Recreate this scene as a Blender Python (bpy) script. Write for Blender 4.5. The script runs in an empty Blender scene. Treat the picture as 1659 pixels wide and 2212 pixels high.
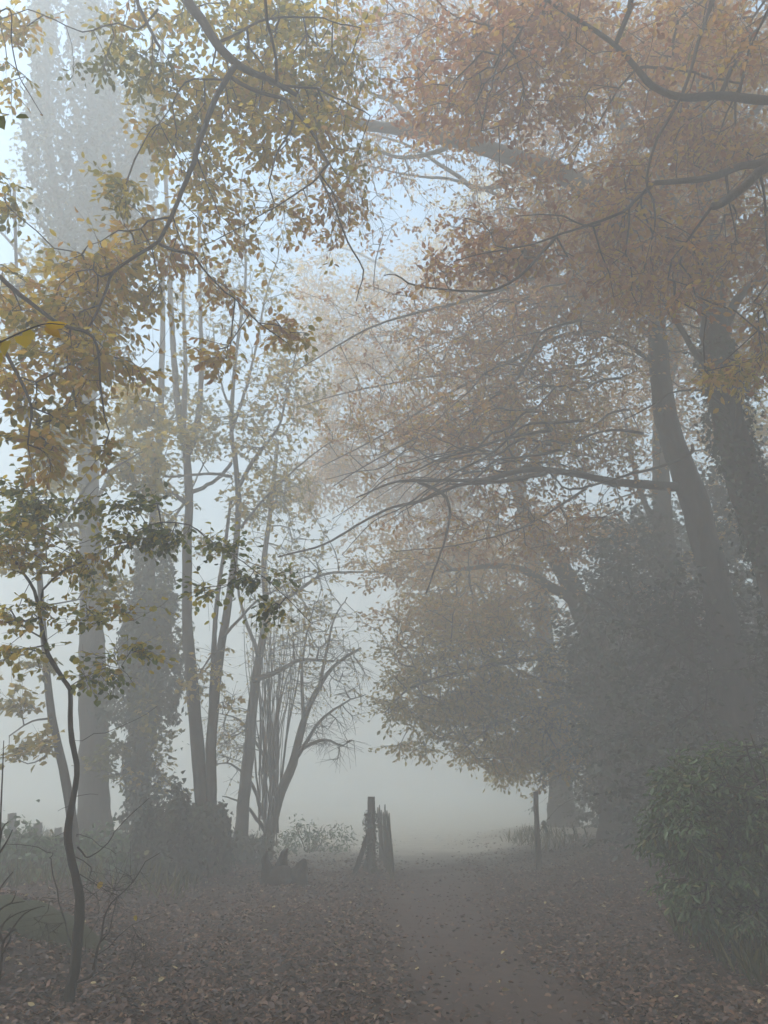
import bpy, bmesh, math
import numpy as np
from mathutils import Vector

# ------------------------------------------------------------------ camera, sky, sun, exposure
sc = bpy.context.scene
COL = sc.collection
F, CX, CY, EYE = 1597.0, 829.5, 1106.0, 1.6
TH = math.radians(20.1)
cth, sth = math.cos(TH), math.sin(TH)

cam_d = bpy.data.cameras.new("camera")
cam_d.sensor_fit = 'VERTICAL'
cam_d.sensor_width = 27.0
cam_d.sensor_height = 36.0
cam_d.lens = 36.0 * F / 2212.0
cam_d.clip_start = 0.05
cam_d.clip_end = 600
cam = bpy.data.objects.new("camera", cam_d)
cam.location = (0, 0, EYE)
cam.rotation_euler = (math.radians(90) + TH, 0, 0)
COL.objects.link(cam)
sc.camera = cam

SUN_EL, SUN_AZ = math.radians(58), math.radians(-100)     # azimuth from +Y towards +X
world = bpy.data.worlds.new("World")
sc.world = world
world.use_nodes = True
wn, wl = world.node_tree.nodes, world.node_tree.links
bg = wn["Background"]
sky = wn.new("ShaderNodeTexSky")
sky.sky_type = 'NISHITA'
sky.sun_disc = False
sky.sun_elevation = SUN_EL
sky.sun_rotation = SUN_AZ
sky.air_density = 1.0
sky.dust_density = 2.0
hs = wn.new("ShaderNodeHueSaturation")
hs.inputs['Saturation'].default_value = 1.22
hs.inputs['Hue'].default_value = 0.476
wl.new(sky.outputs[0], hs.inputs['Color'])
wl.new(hs.outputs[0], bg.inputs[0])
bg.inputs[1].default_value = 0.15

sun_d = bpy.data.lights.new("sun", 'SUN')
sun_d.energy = 1.2
sun_d.angle = math.radians(60)
sun_d.color = (1.0, 0.975, 0.94)
sun = bpy.data.objects.new("sun", sun_d)
sd = Vector((math.sin(SUN_AZ) * math.cos(SUN_EL), math.cos(SUN_AZ) * math.cos(SUN_EL), math.sin(SUN_EL)))
sun.rotation_euler = sd.to_track_quat('Z', 'Y').to_euler()
sun.location = (-10, 30, 60)
COL.objects.link(sun)

sc.view_settings.view_transform = 'Standard'
sc.view_settings.look = 'None'
sc.view_settings.exposure = 2.2
sc.view_settings.gamma = 1.0
sc.render.engine = 'CYCLES'
cy = sc.cycles
cy.max_bounces = 16
cy.diffuse_bounces = 3
cy.glossy_bounces = 1
cy.transmission_bounces = 3
cy.volume_bounces = 14
cy.caustics_reflective = False
cy.caustics_refractive = False
cy.use_adaptive_sampling = False
cy.use_denoising = True
try:
    cy.denoiser = 'OPENIMAGEDENOISE'
    cy.denoising_input_passes = 'RGB_ALBEDO_NORMAL'
    cy.denoising_prefilter = 'ACCURATE'
except Exception:
    pass

FOG_DENSITY = 0.046
FOG_COLOR = (0.792, 0.798, 0.768)
FOG_ANISO = 0.1

# ------------------------------------------------------------------ helpers
def P(px, py, Y):
    a = (px - CX) / F
    b = (CY - py) / F
    t = Y / (cth - b * sth)
    return np.array((a * t, Y, EYE + t * (sth + b * cth)))

def sstep(x):
    x = np.clip(x, 0, 1)
    return x * x * (3 - 2 * x)

def path_mid(y):
    return 0.80 + 0.10 * np.sin(y * 0.35 + 0.6) + 0.012 * (y - 6)

def H(x, y):
    x = np.asarray(x, float); y = np.asarray(y, float)
    h = 0.62 * np.exp(-((x + 4.45) / 1.25) ** 2 - ((y - 8.2) / 1.2) ** 2)
    h = h + 0.22 * sstep((-x - 1.6) / 3.0) * sstep((y - 7) / 5.0)
    h = h + 0.38 * sstep((x - 2.3) / 2.5) * sstep((y - 5) / 4.0)
    off = sstep((np.abs(x - path_mid(y)) - 0.8) / 1.5)
    h = h + off * (0.03 * np.sin(1.7 * x + 0.8 * y) + 0.025 * np.sin(2.9 * y - 1.3 * x + 1) + 0.02 * np.sin(4.1 * x + 2.2))
    h = h - 0.035 * (1 - sstep((np.abs(x - path_mid(y)) - 0.5) / 0.9))
    h = h * (1 - 0.75 * sstep((y - 22) / 8.0))
    return h

def gx(px, Y):
    z = 0.0
    x = 0.0
    for _ in range(4):
        d = Y * cth + (z - EYE) * sth
        x = (px - CX) / F * d
        z = float(H(x, Y))
    return np.array((x, Y, z))

def link(ob, parent=None):
    COL.objects.link(ob)
    if parent is not None:
        ob.parent = parent
    return ob

def tag(o, label=None, cat=None, group=None, kind=None):
    if label: o["label"] = label
    if cat: o["category"] = cat
    if group: o["group"] = group
    if kind: o["kind"] = kind
    return o

def thing(name, label, cat, loc, group=None):
    o = bpy.data.objects.new(name, None)
    o.empty_display_size = 0.3
    o.location = [float(v) for v in loc]
    COL.objects.link(o)
    return tag(o, label, cat, group)

def make_mesh(name, verts, faces, mat, parent=None, tint=None, smooth=False, origin=None):
    """verts (n,3), faces list of int arrays with a constant width each"""
    verts = np.asarray(verts, np.float32)
    if origin is None and parent is not None:
        origin = np.array(parent.location)
    if origin is not None:
        verts = verts - np.asarray(origin, np.float32)
    if not isinstance(faces, list):
        faces = [faces]
    faces = [np.asarray(f, np.int32) for f in faces if len(f)]
    me = bpy.data.meshes.new(name)
    me.vertices.add(len(verts))
    me.vertices.foreach_set("co", verts.ravel())
    tot = np.concatenate([np.full(len(f), f.shape[1], np.int32) for f in faces])
    idx = np.concatenate([f.ravel() for f in faces])
    starts = np.concatenate(([0], np.cumsum(tot)[:-1])).astype(np.int32)
    me.loops.add(len(idx))
    me.loops.foreach_set("vertex_index", idx)
    me.polygons.add(len(tot))
    me.polygons.foreach_set("loop_start", starts)
    try:
        me.polygons.foreach_set("loop_total", tot)
    except Exception:
        pass
    if smooth:
        me.polygons.foreach_set("use_smooth", np.ones(len(tot), bool))
    me.update(calc_edges=True)
    if tint is not None:
        at = me.attributes.new("tint", 'FLOAT', 'FACE')
        at.data.foreach_set("value", np.asarray(tint, np.float32))
    me.materials.append(mat)
    ob = bpy.data.objects.new(name, me)
    if parent is None and origin is not None:
        ob.location = [float(v) for v in origin]
    link(ob, parent)
    return ob

def unit(v):
    v = np.asarray(v, float)
    return v / (np.linalg.norm(v, axis=-1, keepdims=True) + 1e-9)

def resample(pts, step):
    """Catmull-Rom through rows of (x,y,z,r) with an even step"""
    pts = np.asarray(pts, float)
    if len(pts) < 2:
        return pts
    q = np.vstack((2 * pts[0] - pts[1], pts, 2 * pts[-1] - pts[-2]))
    out = []
    for i in range(1, len(q) - 2):
        p0, p1, p2, p3 = q[i - 1], q[i], q[i + 1], q[i + 2]
        n = max(2, int(np.linalg.norm((p2 - p1)[:3]) / step) + 1)
        t = np.linspace(0, 1, n, endpoint=False)[:, None]
        out.append(0.5 * (2 * p1 + (p2 - p0) * t + (2 * p0 - 5 * p1 + 4 * p2 - p3) * t ** 2 + (3 * p1 - p0 - 3 * p2 + p3) * t ** 3))
    out.append(q[-2:-1])
    r = np.vstack(out)
    r[:, 3] = np.maximum(r[:, 3], 0.0015)
    return r

def tube(path, sides=8, rough=0.10, rng=None):
    """path (n,4): an irregular tapering tube, closed at both ends"""
    p, r = path[:, :3], path[:, 3]
    n = len(p)
    tang = unit(np.gradient(p, axis=0))
    ref = np.array((1.0, 0.2, 0.1))
    u = unit(ref - tang * (tang @ ref)[:, None])
    w = np.cross(tang, u)
    ang = np.linspace(0, 2 * np.pi, sides, endpoint=False)
    rr = r[:, None] * np.ones(sides)
    if rng is not None and rough > 0:
        nz = rng.normal(0, 1, (n, sides))
        nz = (nz + np.roll(nz, 1, 0) + np.roll(nz, -1, 0) + np.roll(nz, 1, 1)) / 2
        ridge = 0.6 * np.cos(ang * 3 + rng.uniform(0, 6)) + 0.5 * np.cos(ang * 2 + np.linspace(0, 5, n)[:, None])
        rr = rr * (1 + rough * (0.55 * nz + 0.6 * ridge))
    v = p[:, None, :] + rr[..., None] * (np.cos(ang)[None, :, None] * u[:, None, :] + np.sin(ang)[None, :, None] * w[:, None, :])
    v = v.reshape(-1, 3)
    i = np.arange(n - 1)[:, None] * sides
    j = np.arange(sides)[None, :]
    k = (j + 1) % sides
    f = np.stack((i + j, i + k, i + k + sides, i + j + sides), -1).reshape(-1, 4)
    c0, c1 = len(v), len(v) + 1
    v = np.vstack((v, p[0], p[-1]))
    jj = np.arange(sides); kk = (jj + 1) % sides
    t0 = np.stack((np.full(sides, c0), kk, jj), -1)
    b = (n - 1) * sides
    t1 = np.stack((np.full(sides, c1), b + jj, b + kk), -1)
    return v, f, np.vstack((t0, t1))

def merge(parts):
    V, Q, T, o = [], [], [], 0
    for v, q, t in parts:
        V.append(v); Q.append(q + o); T.append(t + o); o += len(v)
    return np.vstack(V), [np.vstack(Q), np.vstack(T)]

def frustums(a, b, ra, rb, sides=4):
    """one thin tapered stick per row"""
    a, b = np.asarray(a), np.asarray(b)
    n = len(a)
    d = unit(b - a)
    ref = np.where(np.abs(d[:, 2:3]) > 0.9, np.array([[1.0, 0, 0]]), np.array([[0, 0, 1.0]]))
    u = unit(np.cross(d, ref)); w = np.cross(d, u)
    ang = np.linspace(0, 2 * np.pi, sides, endpoint=False)
    ring = np.cos(ang)[None, :, None] * u[:, None, :] + np.sin(ang)[None, :, None] * w[:, None, :]
    A = a[:, None, :] + ring * np.asarray(ra)[:, None, None]
    B = b[:, None, :] + ring * np.asarray(rb)[:, None, None]
    v = np.concatenate((A, B), 1).reshape(-1, 3)
    o = np.arange(n)[:, None] * 2 * sides
    j = np.arange(sides)[None, :]; k = (j + 1) % sides
    f = np.stack((o + j, o + k, o + k + sides, o + j + sides), -1).reshape(-1, 4)
    return v, f

# leaf outlines: (along, across, lift); two halves share the midrib
LEAF = {
    'beech': (np.array([(0, 0, 0), (.30, .27, .05), (.68, .25, .05), (1, 0, -.04), (.68, -.25, .05), (.30, -.27, .05)]), [(0, 3, 2, 1), (0, 5, 4, 3)]),
    'round': (np.array([(0, 0, 0), (.22, .38, .06), (.68, .36, .05), (1, 0, -.06), (.68, -.36, .05), (.22, -.38, .06)]), [(0, 3, 2, 1), (0, 5, 4, 3)]),
    'ivy': (np.array([(0, 0, 0), (.05, .42, .04), (.5, .3, .05), (1, 0, -.08), (.5, -.3, .05), (.05, -.42, .04)]), [(0, 3, 2, 1), (0, 5, 4, 3)]),
    'long': (np.array([(0, 0, 0), (.30, .16, .04), (.7, .15, .03), (1, 0, -.08), (.7, -.15, .03), (.30, -.16, .04)]), [(0, 3, 2, 1), (0, 5, 4, 3)]),
    'maple': (np.array([(0, 0, 0), (.02, .30, .03), (.28, .26, .04), (.45, .55, .02), (.60, .24, .04), (1, 0, -.06),
                        (.60, -.24, .04), (.45, -.55, .02), (.28, -.26, .04), (.02, -.30, .03)]),
              [(0, 5, 4, 3), (0, 3, 2, 1), (0, 7, 6, 5), (0, 9, 8, 7)]),
}

LRNG = np.random.default_rng(999)
def leaves(base, ldir, lnor, size, kind):
    tv, tf = LEAF[kind]
    base = np.asarray(base); n = len(base)
    d = unit(ldir)
    nn = unit(lnor - d * np.sum(lnor * d, -1, keepdims=True))
    s = np.cross(nn, d)
    size = np.asarray(size)[:, None, None]
    rw = LRNG.uniform(.72, 1.18, (n, 1, 1)); rl = LRNG.normal(1.2, 1.6, (n, 1, 1))   # narrow and broad, flat and curled
    v = base[:, None, :] + size * (tv[None, :, 0:1] * d[:, None, :] + rw * tv[None, :, 1:2] * s[:, None, :] + rl * tv[None, :, 2:3] * nn[:, None, :])
    m = len(tv)
    f = (np.arange(n)[:, None, None] * m + np.array(tf)[None]).reshape(-1, 4)
    return v.reshape(-1, 3), f, len(tf)

# ------------------------------------------------------------------ materials
def new_mat(name):
    m = bpy.data.materials.new(name)
    m.use_nodes = True
    nt = m.node_tree
    nt.nodes.clear()
    return m, nt, nt.nodes.new("ShaderNodeOutputMaterial")

def ramp(nt, stops):
    r = nt.nodes.new("ShaderNodeValToRGB")
    el = r.color_ramp.elements
    while len(el) < len(stops): el.new(0.5)
    for e, (p, c) in zip(el, stops):
        e.position = p
        e.color = (*c, 1)
    return r

def leaf_mat(name, stops, trans=0.35, gloss=0.0):
    m, nt, out = new_mat(name)
    N, L = nt.nodes, nt.links
    a = N.new("ShaderNodeAttribute"); a.attribute_name = "tint"
    r = ramp(nt, stops)
    L.new(a.outputs['Fac'], r.inputs[0])
    d = N.new("ShaderNodeBsdfDiffuse"); t = N.new("ShaderNodeBsdfTranslucent")
    L.new(r.outputs[0], d.inputs[0]); L.new(r.outputs[0], t.inputs[0])
    mx = N.new("ShaderNodeMixShader"); mx.inputs[0].default_value = trans
    L.new(d.outputs[0], mx.inputs[1]); L.new(t.outputs[0], mx.inputs[2])
    last = mx
    if gloss > 0:
        g = N.new("ShaderNodeBsdfGlossy"); g.inputs['Roughness'].default_value = 0.42
        m2 = N.new("ShaderNodeMixShader"); m2.inputs[0].default_value = gloss
        L.new(mx.outputs[0], m2.inputs[1]); L.new(g.outputs[0], m2.inputs[2])
        last = m2
    L.new(last.outputs[0], out.inputs['Surface'])
    return m

def noise_mat(name, stops, scale=8.0, stretch=(1, 1, 1), rough=0.9, bump=0.4, bscale=None, detail=6.0, dist=0.02, spec=0.25, field=None, verge=None):
    m, nt, out = new_mat(name)
    N, L = nt.nodes, nt.links
    tc = N.new("ShaderNodeTexCoord")
    mp = N.new("ShaderNodeMapping"); mp.inputs['Scale'].default_value = stretch
    L.new(tc.outputs['Object'], mp.inputs[0])
    nz = N.new("ShaderNodeTexNoise"); nz.inputs['Scale'].default_value = scale; nz.inputs['Detail'].default_value = detail
    nz.inputs['Roughness'].default_value = 0.65
    L.new(mp.outputs[0], nz.inputs['Vector'])
    r = ramp(nt, stops)
    L.new(nz.outputs['Fac'], r.inputs[0])
    b = N.new("ShaderNodeBsdfPrincipled")
    b.inputs['Roughness'].default_value = rough
    b.inputs['Specular IOR Level'].default_value = spec
    base = r
    if verge:      # the trodden strip breaks up into leafy soil towards its sides
        va = N.new("ShaderNodeAttribute"); va.attribute_name = "verge"
        vn = N.new("ShaderNodeTexNoise"); vn.inputs['Scale'].default_value = 1.7; vn.inputs['Detail'].default_value = 9; vn.inputs['Roughness'].default_value = .7
        L.new(tc.outputs['Object'], vn.inputs['Vector'])
        vm = N.new("ShaderNodeMath"); vm.operation = 'MULTIPLY_ADD'; vm.inputs[1].default_value = 0.9
        L.new(vn.outputs['Fac'], vm.inputs[0]); L.new(va.outputs['Fac'], vm.inputs[2])
        vr = N.new("ShaderNodeMapRange"); vr.inputs['From Min'].default_value = .92; vr.inputs['From Max'].default_value = 1.25
        L.new(vm.outputs[0], vr.inputs['Value'])
        fnz = N.new("ShaderNodeTexNoise"); fnz.inputs['Scale'].default_value = 9; fnz.inputs['Detail'].default_value = 9; fnz.inputs['Roughness'].default_value = .65
        L.new(tc.outputs['Object'], fnz.inputs['Vector'])
        r2 = ramp(nt, verge); L.new(fnz.outputs['Fac'], r2.inputs[0])
        mv = N.new("ShaderNodeMix"); mv.data_type = 'RGBA'
        L.new(vr.outputs[0], mv.inputs['Factor']); L.new(r.outputs[0], mv.inputs['A']); L.new(r2.outputs[0], mv.inputs['B'])
        base = mv
    bcol = base.outputs['Result'] if verge else r.outputs[0]
    if field:      # open field past the wood, coloured pale to brighten the misty far ground
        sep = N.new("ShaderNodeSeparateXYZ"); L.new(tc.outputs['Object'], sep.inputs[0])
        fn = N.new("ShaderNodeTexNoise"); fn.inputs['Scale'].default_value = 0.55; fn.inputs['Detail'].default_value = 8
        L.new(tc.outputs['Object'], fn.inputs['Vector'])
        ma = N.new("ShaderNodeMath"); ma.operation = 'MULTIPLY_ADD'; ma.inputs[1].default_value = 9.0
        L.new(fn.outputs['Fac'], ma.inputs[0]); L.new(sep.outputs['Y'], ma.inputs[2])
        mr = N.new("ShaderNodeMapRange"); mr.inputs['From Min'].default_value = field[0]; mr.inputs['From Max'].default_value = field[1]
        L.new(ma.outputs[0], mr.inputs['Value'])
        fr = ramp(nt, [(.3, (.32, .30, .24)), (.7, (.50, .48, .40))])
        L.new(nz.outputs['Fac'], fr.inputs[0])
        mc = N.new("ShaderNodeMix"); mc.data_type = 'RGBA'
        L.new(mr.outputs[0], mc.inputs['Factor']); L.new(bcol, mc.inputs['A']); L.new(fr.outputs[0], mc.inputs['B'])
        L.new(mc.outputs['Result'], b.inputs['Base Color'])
    else:
        L.new(r.outputs[0], b.inputs['Base Color'])
    n2 = N.new("ShaderNodeTexNoise"); n2.inputs['Scale'].default_value = bscale or scale * 3; n2.inputs['Detail'].default_value = 5
    L.new(mp.outputs[0], n2.inputs['Vector'])
    bp = N.new("ShaderNodeBump"); bp.inputs['Strength'].default_value = bump; bp.inputs['Distance'].default_value = dist
    L.new(n2.outputs['Fac'], bp.inputs['Height'])
    L.new(bp.outputs[0], b.inputs['Normal'])
    L.new(b.outputs[0], out.inputs['Surface'])
    return m

M_AUT = leaf_mat("autumn_leaf", [(0.0, (.055, .075, .018)), (.22, (.17, .165, .02)), (.42, (.55, .40, .04)), (.60, (.52, .30, .06)),
                                 (.78, (.43, .205, .08)), (1.0, (.29, .11, .058))], 0.62)
M_HORN = leaf_mat("hornbeam_leaf", [(0, (.05, .08, .02)), (.2, (.17, .21, .03)), (.4, (.55, .44, .04)), (.7, (.55, .28, .04)), (1, (.2, .08, .03))], 0.62)
M_YEL = leaf_mat("yellow_leaf", [(0, (.05, .10, .02)), (.3, (.55, .46, .03)), (.45, (.75, .52, .02)), (.6, (.60, .33, .03)), (1, (.3, .12, .04))], 0.5)
M_IVY = leaf_mat("ivy_leaf", [(0, (.018, .032, .012)), (.6, (.035, .055, .02)), (1, (.06, .08, .03))], 0.12, 0.05)
M_LAUREL = leaf_mat("laurel_leaf", [(0, (.028, .055, .014)), (.55, (.062, .14, .028)), (.92, (.12, .20, .06)), (1, (.2, .2, .05))], 0.2, 0.07)
M_LITTER = leaf_mat("litter_leaf", [(0, (.020, .012, .009)), (.35, (.060, .030, .019)), (.6, (.115, .055, .031)), (.82, (.20, .10, .052)),
                                    (.94, (.32, .22, .13)), (1, (.52, .42, .2))], 0.1, 0.05)
M_BARK = noise_mat("beech_bark", [(.3, (.035, .030, .025)), (.55, (.065, .056, .047)), (.75, (.10, .092, .075))], 9, (1, 1, .35), .85, .5)
M_BARKDK = noise_mat("dark_bark", [(.3, (.022, .017, .014)), (.55, (.045, .034, .027)), (.78, (.085, .062, .047))], 14, (1, 1, .4), .85, .7, 40)
M_BARKMOSS = noise_mat("mossy_bark", [(.3, (.03, .026, .02)), (.5, (.06, .052, .04)), (.62, (.055, .06, .03)), (.8, (.09, .085, .065))], 5, (1, 1, .4), .9, .6, 25)
M_TWIG = noise_mat("twig_bark", [(.3, (.024, .018, .015)), (.7, (.055, .04, .032))], 20, (1, 1, 1), .85, 0.0)
M_WOOD = noise_mat("weathered_wood", [(.3, (.045, .038, .032)), (.55, (.085, .075, .063)), (.8, (.14, .128, .11))], 12, (1, 1, .08), .9, .6, 30)
M_WOODMOSS = noise_mat("mossy_wood", [(.3, (.04, .038, .028)), (.5, (.075, .07, .052)), (.62, (.07, .078, .038)), (.82, (.14, .13, .11))], 9, (1, 1, .2), .9, .6, 30)
M_ROT = noise_mat("rotten_wood", [(.3, (.012, .010, .009)), (.55, (.03, .022, .017)), (.8, (.06, .042, .03))], 10, (1, 1, .3), .95, .8, 30)
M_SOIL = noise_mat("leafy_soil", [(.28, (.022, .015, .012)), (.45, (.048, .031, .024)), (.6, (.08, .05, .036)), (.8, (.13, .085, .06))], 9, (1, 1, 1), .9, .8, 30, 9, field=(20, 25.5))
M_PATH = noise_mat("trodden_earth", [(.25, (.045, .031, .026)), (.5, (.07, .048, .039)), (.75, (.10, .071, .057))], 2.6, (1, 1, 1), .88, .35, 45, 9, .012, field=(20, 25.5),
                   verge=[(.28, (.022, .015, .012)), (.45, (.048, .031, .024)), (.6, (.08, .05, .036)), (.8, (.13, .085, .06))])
M_GRASS = leaf_mat("grass_blade", [(0, (.03, .045, .015)), (.6, (.09, .10, .03)), (1, (.22, .19, .07))], 0.3)
M_MOSS = noise_mat("mossy_ground", [(.3, (.022, .026, .012)), (.5, (.04, .048, .02)), (.75, (.06, .055, .035))], 7, (1, 1, 1), .95, .7, 30)

# ------------------------------------------------------------------ the setting: ground, path, haze
def grid(xs, ys):
    X, Yg = np.meshgrid(xs, ys)
    v = np.stack((X.ravel(), Yg.ravel(), H(X, Yg).ravel()), -1)
    nx, ny = len(xs), len(ys)
    i = np.arange(ny - 1)[:, None] * nx; j = np.arange(nx - 1)[None, :]
    return v, np.stack((i + j, i + j + 1, i + j + 1 + nx, i + j + nx), -1).reshape(-1, 4)

xs = np.concatenate((np.linspace(-75, -12, 20, endpoint=False), np.linspace(-12, 12, 161), np.linspace(12, 75, 21)[1:]))
ys = np.concatenate((np.linspace(-35, -1, 12, endpoint=False), np.linspace(-1, 30, 207), np.linspace(30, 118, 30)[1:]))
gv, gf = grid(xs, ys)
ground = make_mesh("ground", gv, gf, M_SOIL, smooth=True)
tag(ground, kind="structure")

py_ = np.linspace(-6, 30, 261)
cols = np.linspace(-1, 1, 25)
hw = 0.98 + 0.06 * np.sin(py_ * 1.1) + 0.05 * np.sin(py_ * 2.7 + 1)
pxx = path_mid(py_)[:, None] + cols[None] * hw[:, None]
pyy = np.repeat(py_[:, None], 25, 1)
pv = np.stack((pxx, pyy, H(pxx, pyy) + 0.012 * (1.0 - 1.4 * np.abs(cols[None]) ** 10)), -1).reshape(-1, 3)
i = np.arange(260)[:, None] * 25; j = np.arange(24)[None, :]
pf = np.stack((i + j, i + j + 1, i + j + 26, i + j + 25), -1).reshape(-1, 4)
path = make_mesh("path", pv, pf, M_PATH, smooth=True)
at = path.data.attributes.new("verge", 'FLOAT', 'POINT')
at.data.foreach_set("value", np.repeat(np.abs(cols)[None], 261, 0).ravel().astype(np.float32))
tag(path, kind="structure")

def fog_box():
    m, nt, out = new_mat("haze")
    v = nt.nodes.new("ShaderNodeVolumePrincipled")
    v.inputs['Color'].default_value = (*FOG_COLOR, 1)
    v.inputs['Density'].default_value = FOG_DENSITY
    v.inputs['Anisotropy'].default_value = FOG_ANISO
    v.inputs['Density Attribute'].default_value = ""
    nt.links.new(v.outputs[0], out.inputs['Volume'])
    try: m.cycles.homogeneous_volume = True
    except Exception: pass
    x0, x1, y0, y1, z0, z1 = -80, 80, -40, 125, -1.7, 27.0
    vs = np.array([(x, y, z) for z in (z0, z1) for y in (y0, y1) for x in (x0, x1)], float)
    fs = np.array([(0, 2, 3, 1), (4, 5, 7, 6), (0, 1, 5, 4), (2, 6, 7, 3), (0, 4, 6, 2), (1, 3, 7, 5)])
    tag(make_mesh("haze", vs, fs, m), kind="stuff")
fog_box()

# ------------------------------------------------------------------ tree builder
def sample_clusters(clusters, rng, dens=1.0, clump=0.17):
    pts, tint, lv = [], [], []
    for c in clusters:
        kind = c[0]
        if kind == 'p':      # pixels: px, py, Y, rx, ry, rY, n, tint, leaves per spray
            _, px, py, Y, rx, ry, rY, n, tn, k = c
            cen, rad = np.array((px, py, Y), float), np.array((rx, ry, rY), float)
        else:                # metres: x, y, z, rx, ry, rz, n, tint, leaves per spray
            _, x, y, z, rx, ry, rz, n, tn, k = c
            cen, rad = np.array((x, y, z), float), np.array((rx, ry, rz), float)
        if n > 3: n = int(n * dens)
        ns = max(2, n // 9)
        def ball(q):
            d = unit(rng.normal(0, 1, (q, 3)))
            return d * rng.uniform(0, 1, (q, 1)) ** (1 / 2.6)
        sub = ball(ns)
        pick = rng.integers(0, ns, n)
        u = sub[pick] + rng.normal(0, clump, (n, 3))
        subt = rng.normal(0, 0.05, ns)
        q = cen + u * rad
        if kind == 'p':
            q = np.array([P(*r) for r in q])
        pts.append(q); tint.append(tn + subt[pick]); lv.append(np.full(n, k))
    return np.vstack(pts), np.concatenate(tint), np.concatenate(lv)

def connect(skel, targets, rng, step=0.22, bf=0.35, arch=0.06, wob=0.05):
    """grow twigs from the skeleton out to every target; returns nodes and their parents"""
    ns = len(skel)
    d0 = np.array([np.min(np.sum((skel[:, :3] - t) ** 2, 1)) for t in targets])
    order = np.argsort(d0)
    cap = ns + int(np.sum(np.sqrt(d0) / step + 3)) + len(targets) * 4 + 10
    pos = np.zeros((cap, 3)); par = np.full(cap, -1); pl = np.zeros(cap)
    pos[:ns] = skel[:, :3]
    n = ns
    tipn = np.zeros(len(targets), int)
    for ti in order:
        t = targets[ti]
        dd = np.sqrt(np.sum((pos[:n] - t) ** 2, 1))
        a = int(np.argmin(dd + bf * pl[:n]))
        d = dd[a]
        k = max(1, min(14, int(d / step)))
        if n + k >= cap:
            break
        A = pos[a].copy()
        side = unit(rng.normal(0, 1, 3))
        prev = a
        for s in range(1, k + 1):
            f = s / k
            q = A + (t - A) * f
            if s < k:
                q = q + np.array((0, 0, 1)) * arch * d * math.sin(math.pi * f) + side * wob * d * math.sin(math.pi * f) + rng.normal(0, .018, 3)
            pos[n] = q; par[n] = prev; pl[n] = pl[prev] + d / k
            prev = n
            n += 1
        tipn[ti] = prev
    return pos[:n], par[:n], tipn

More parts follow.
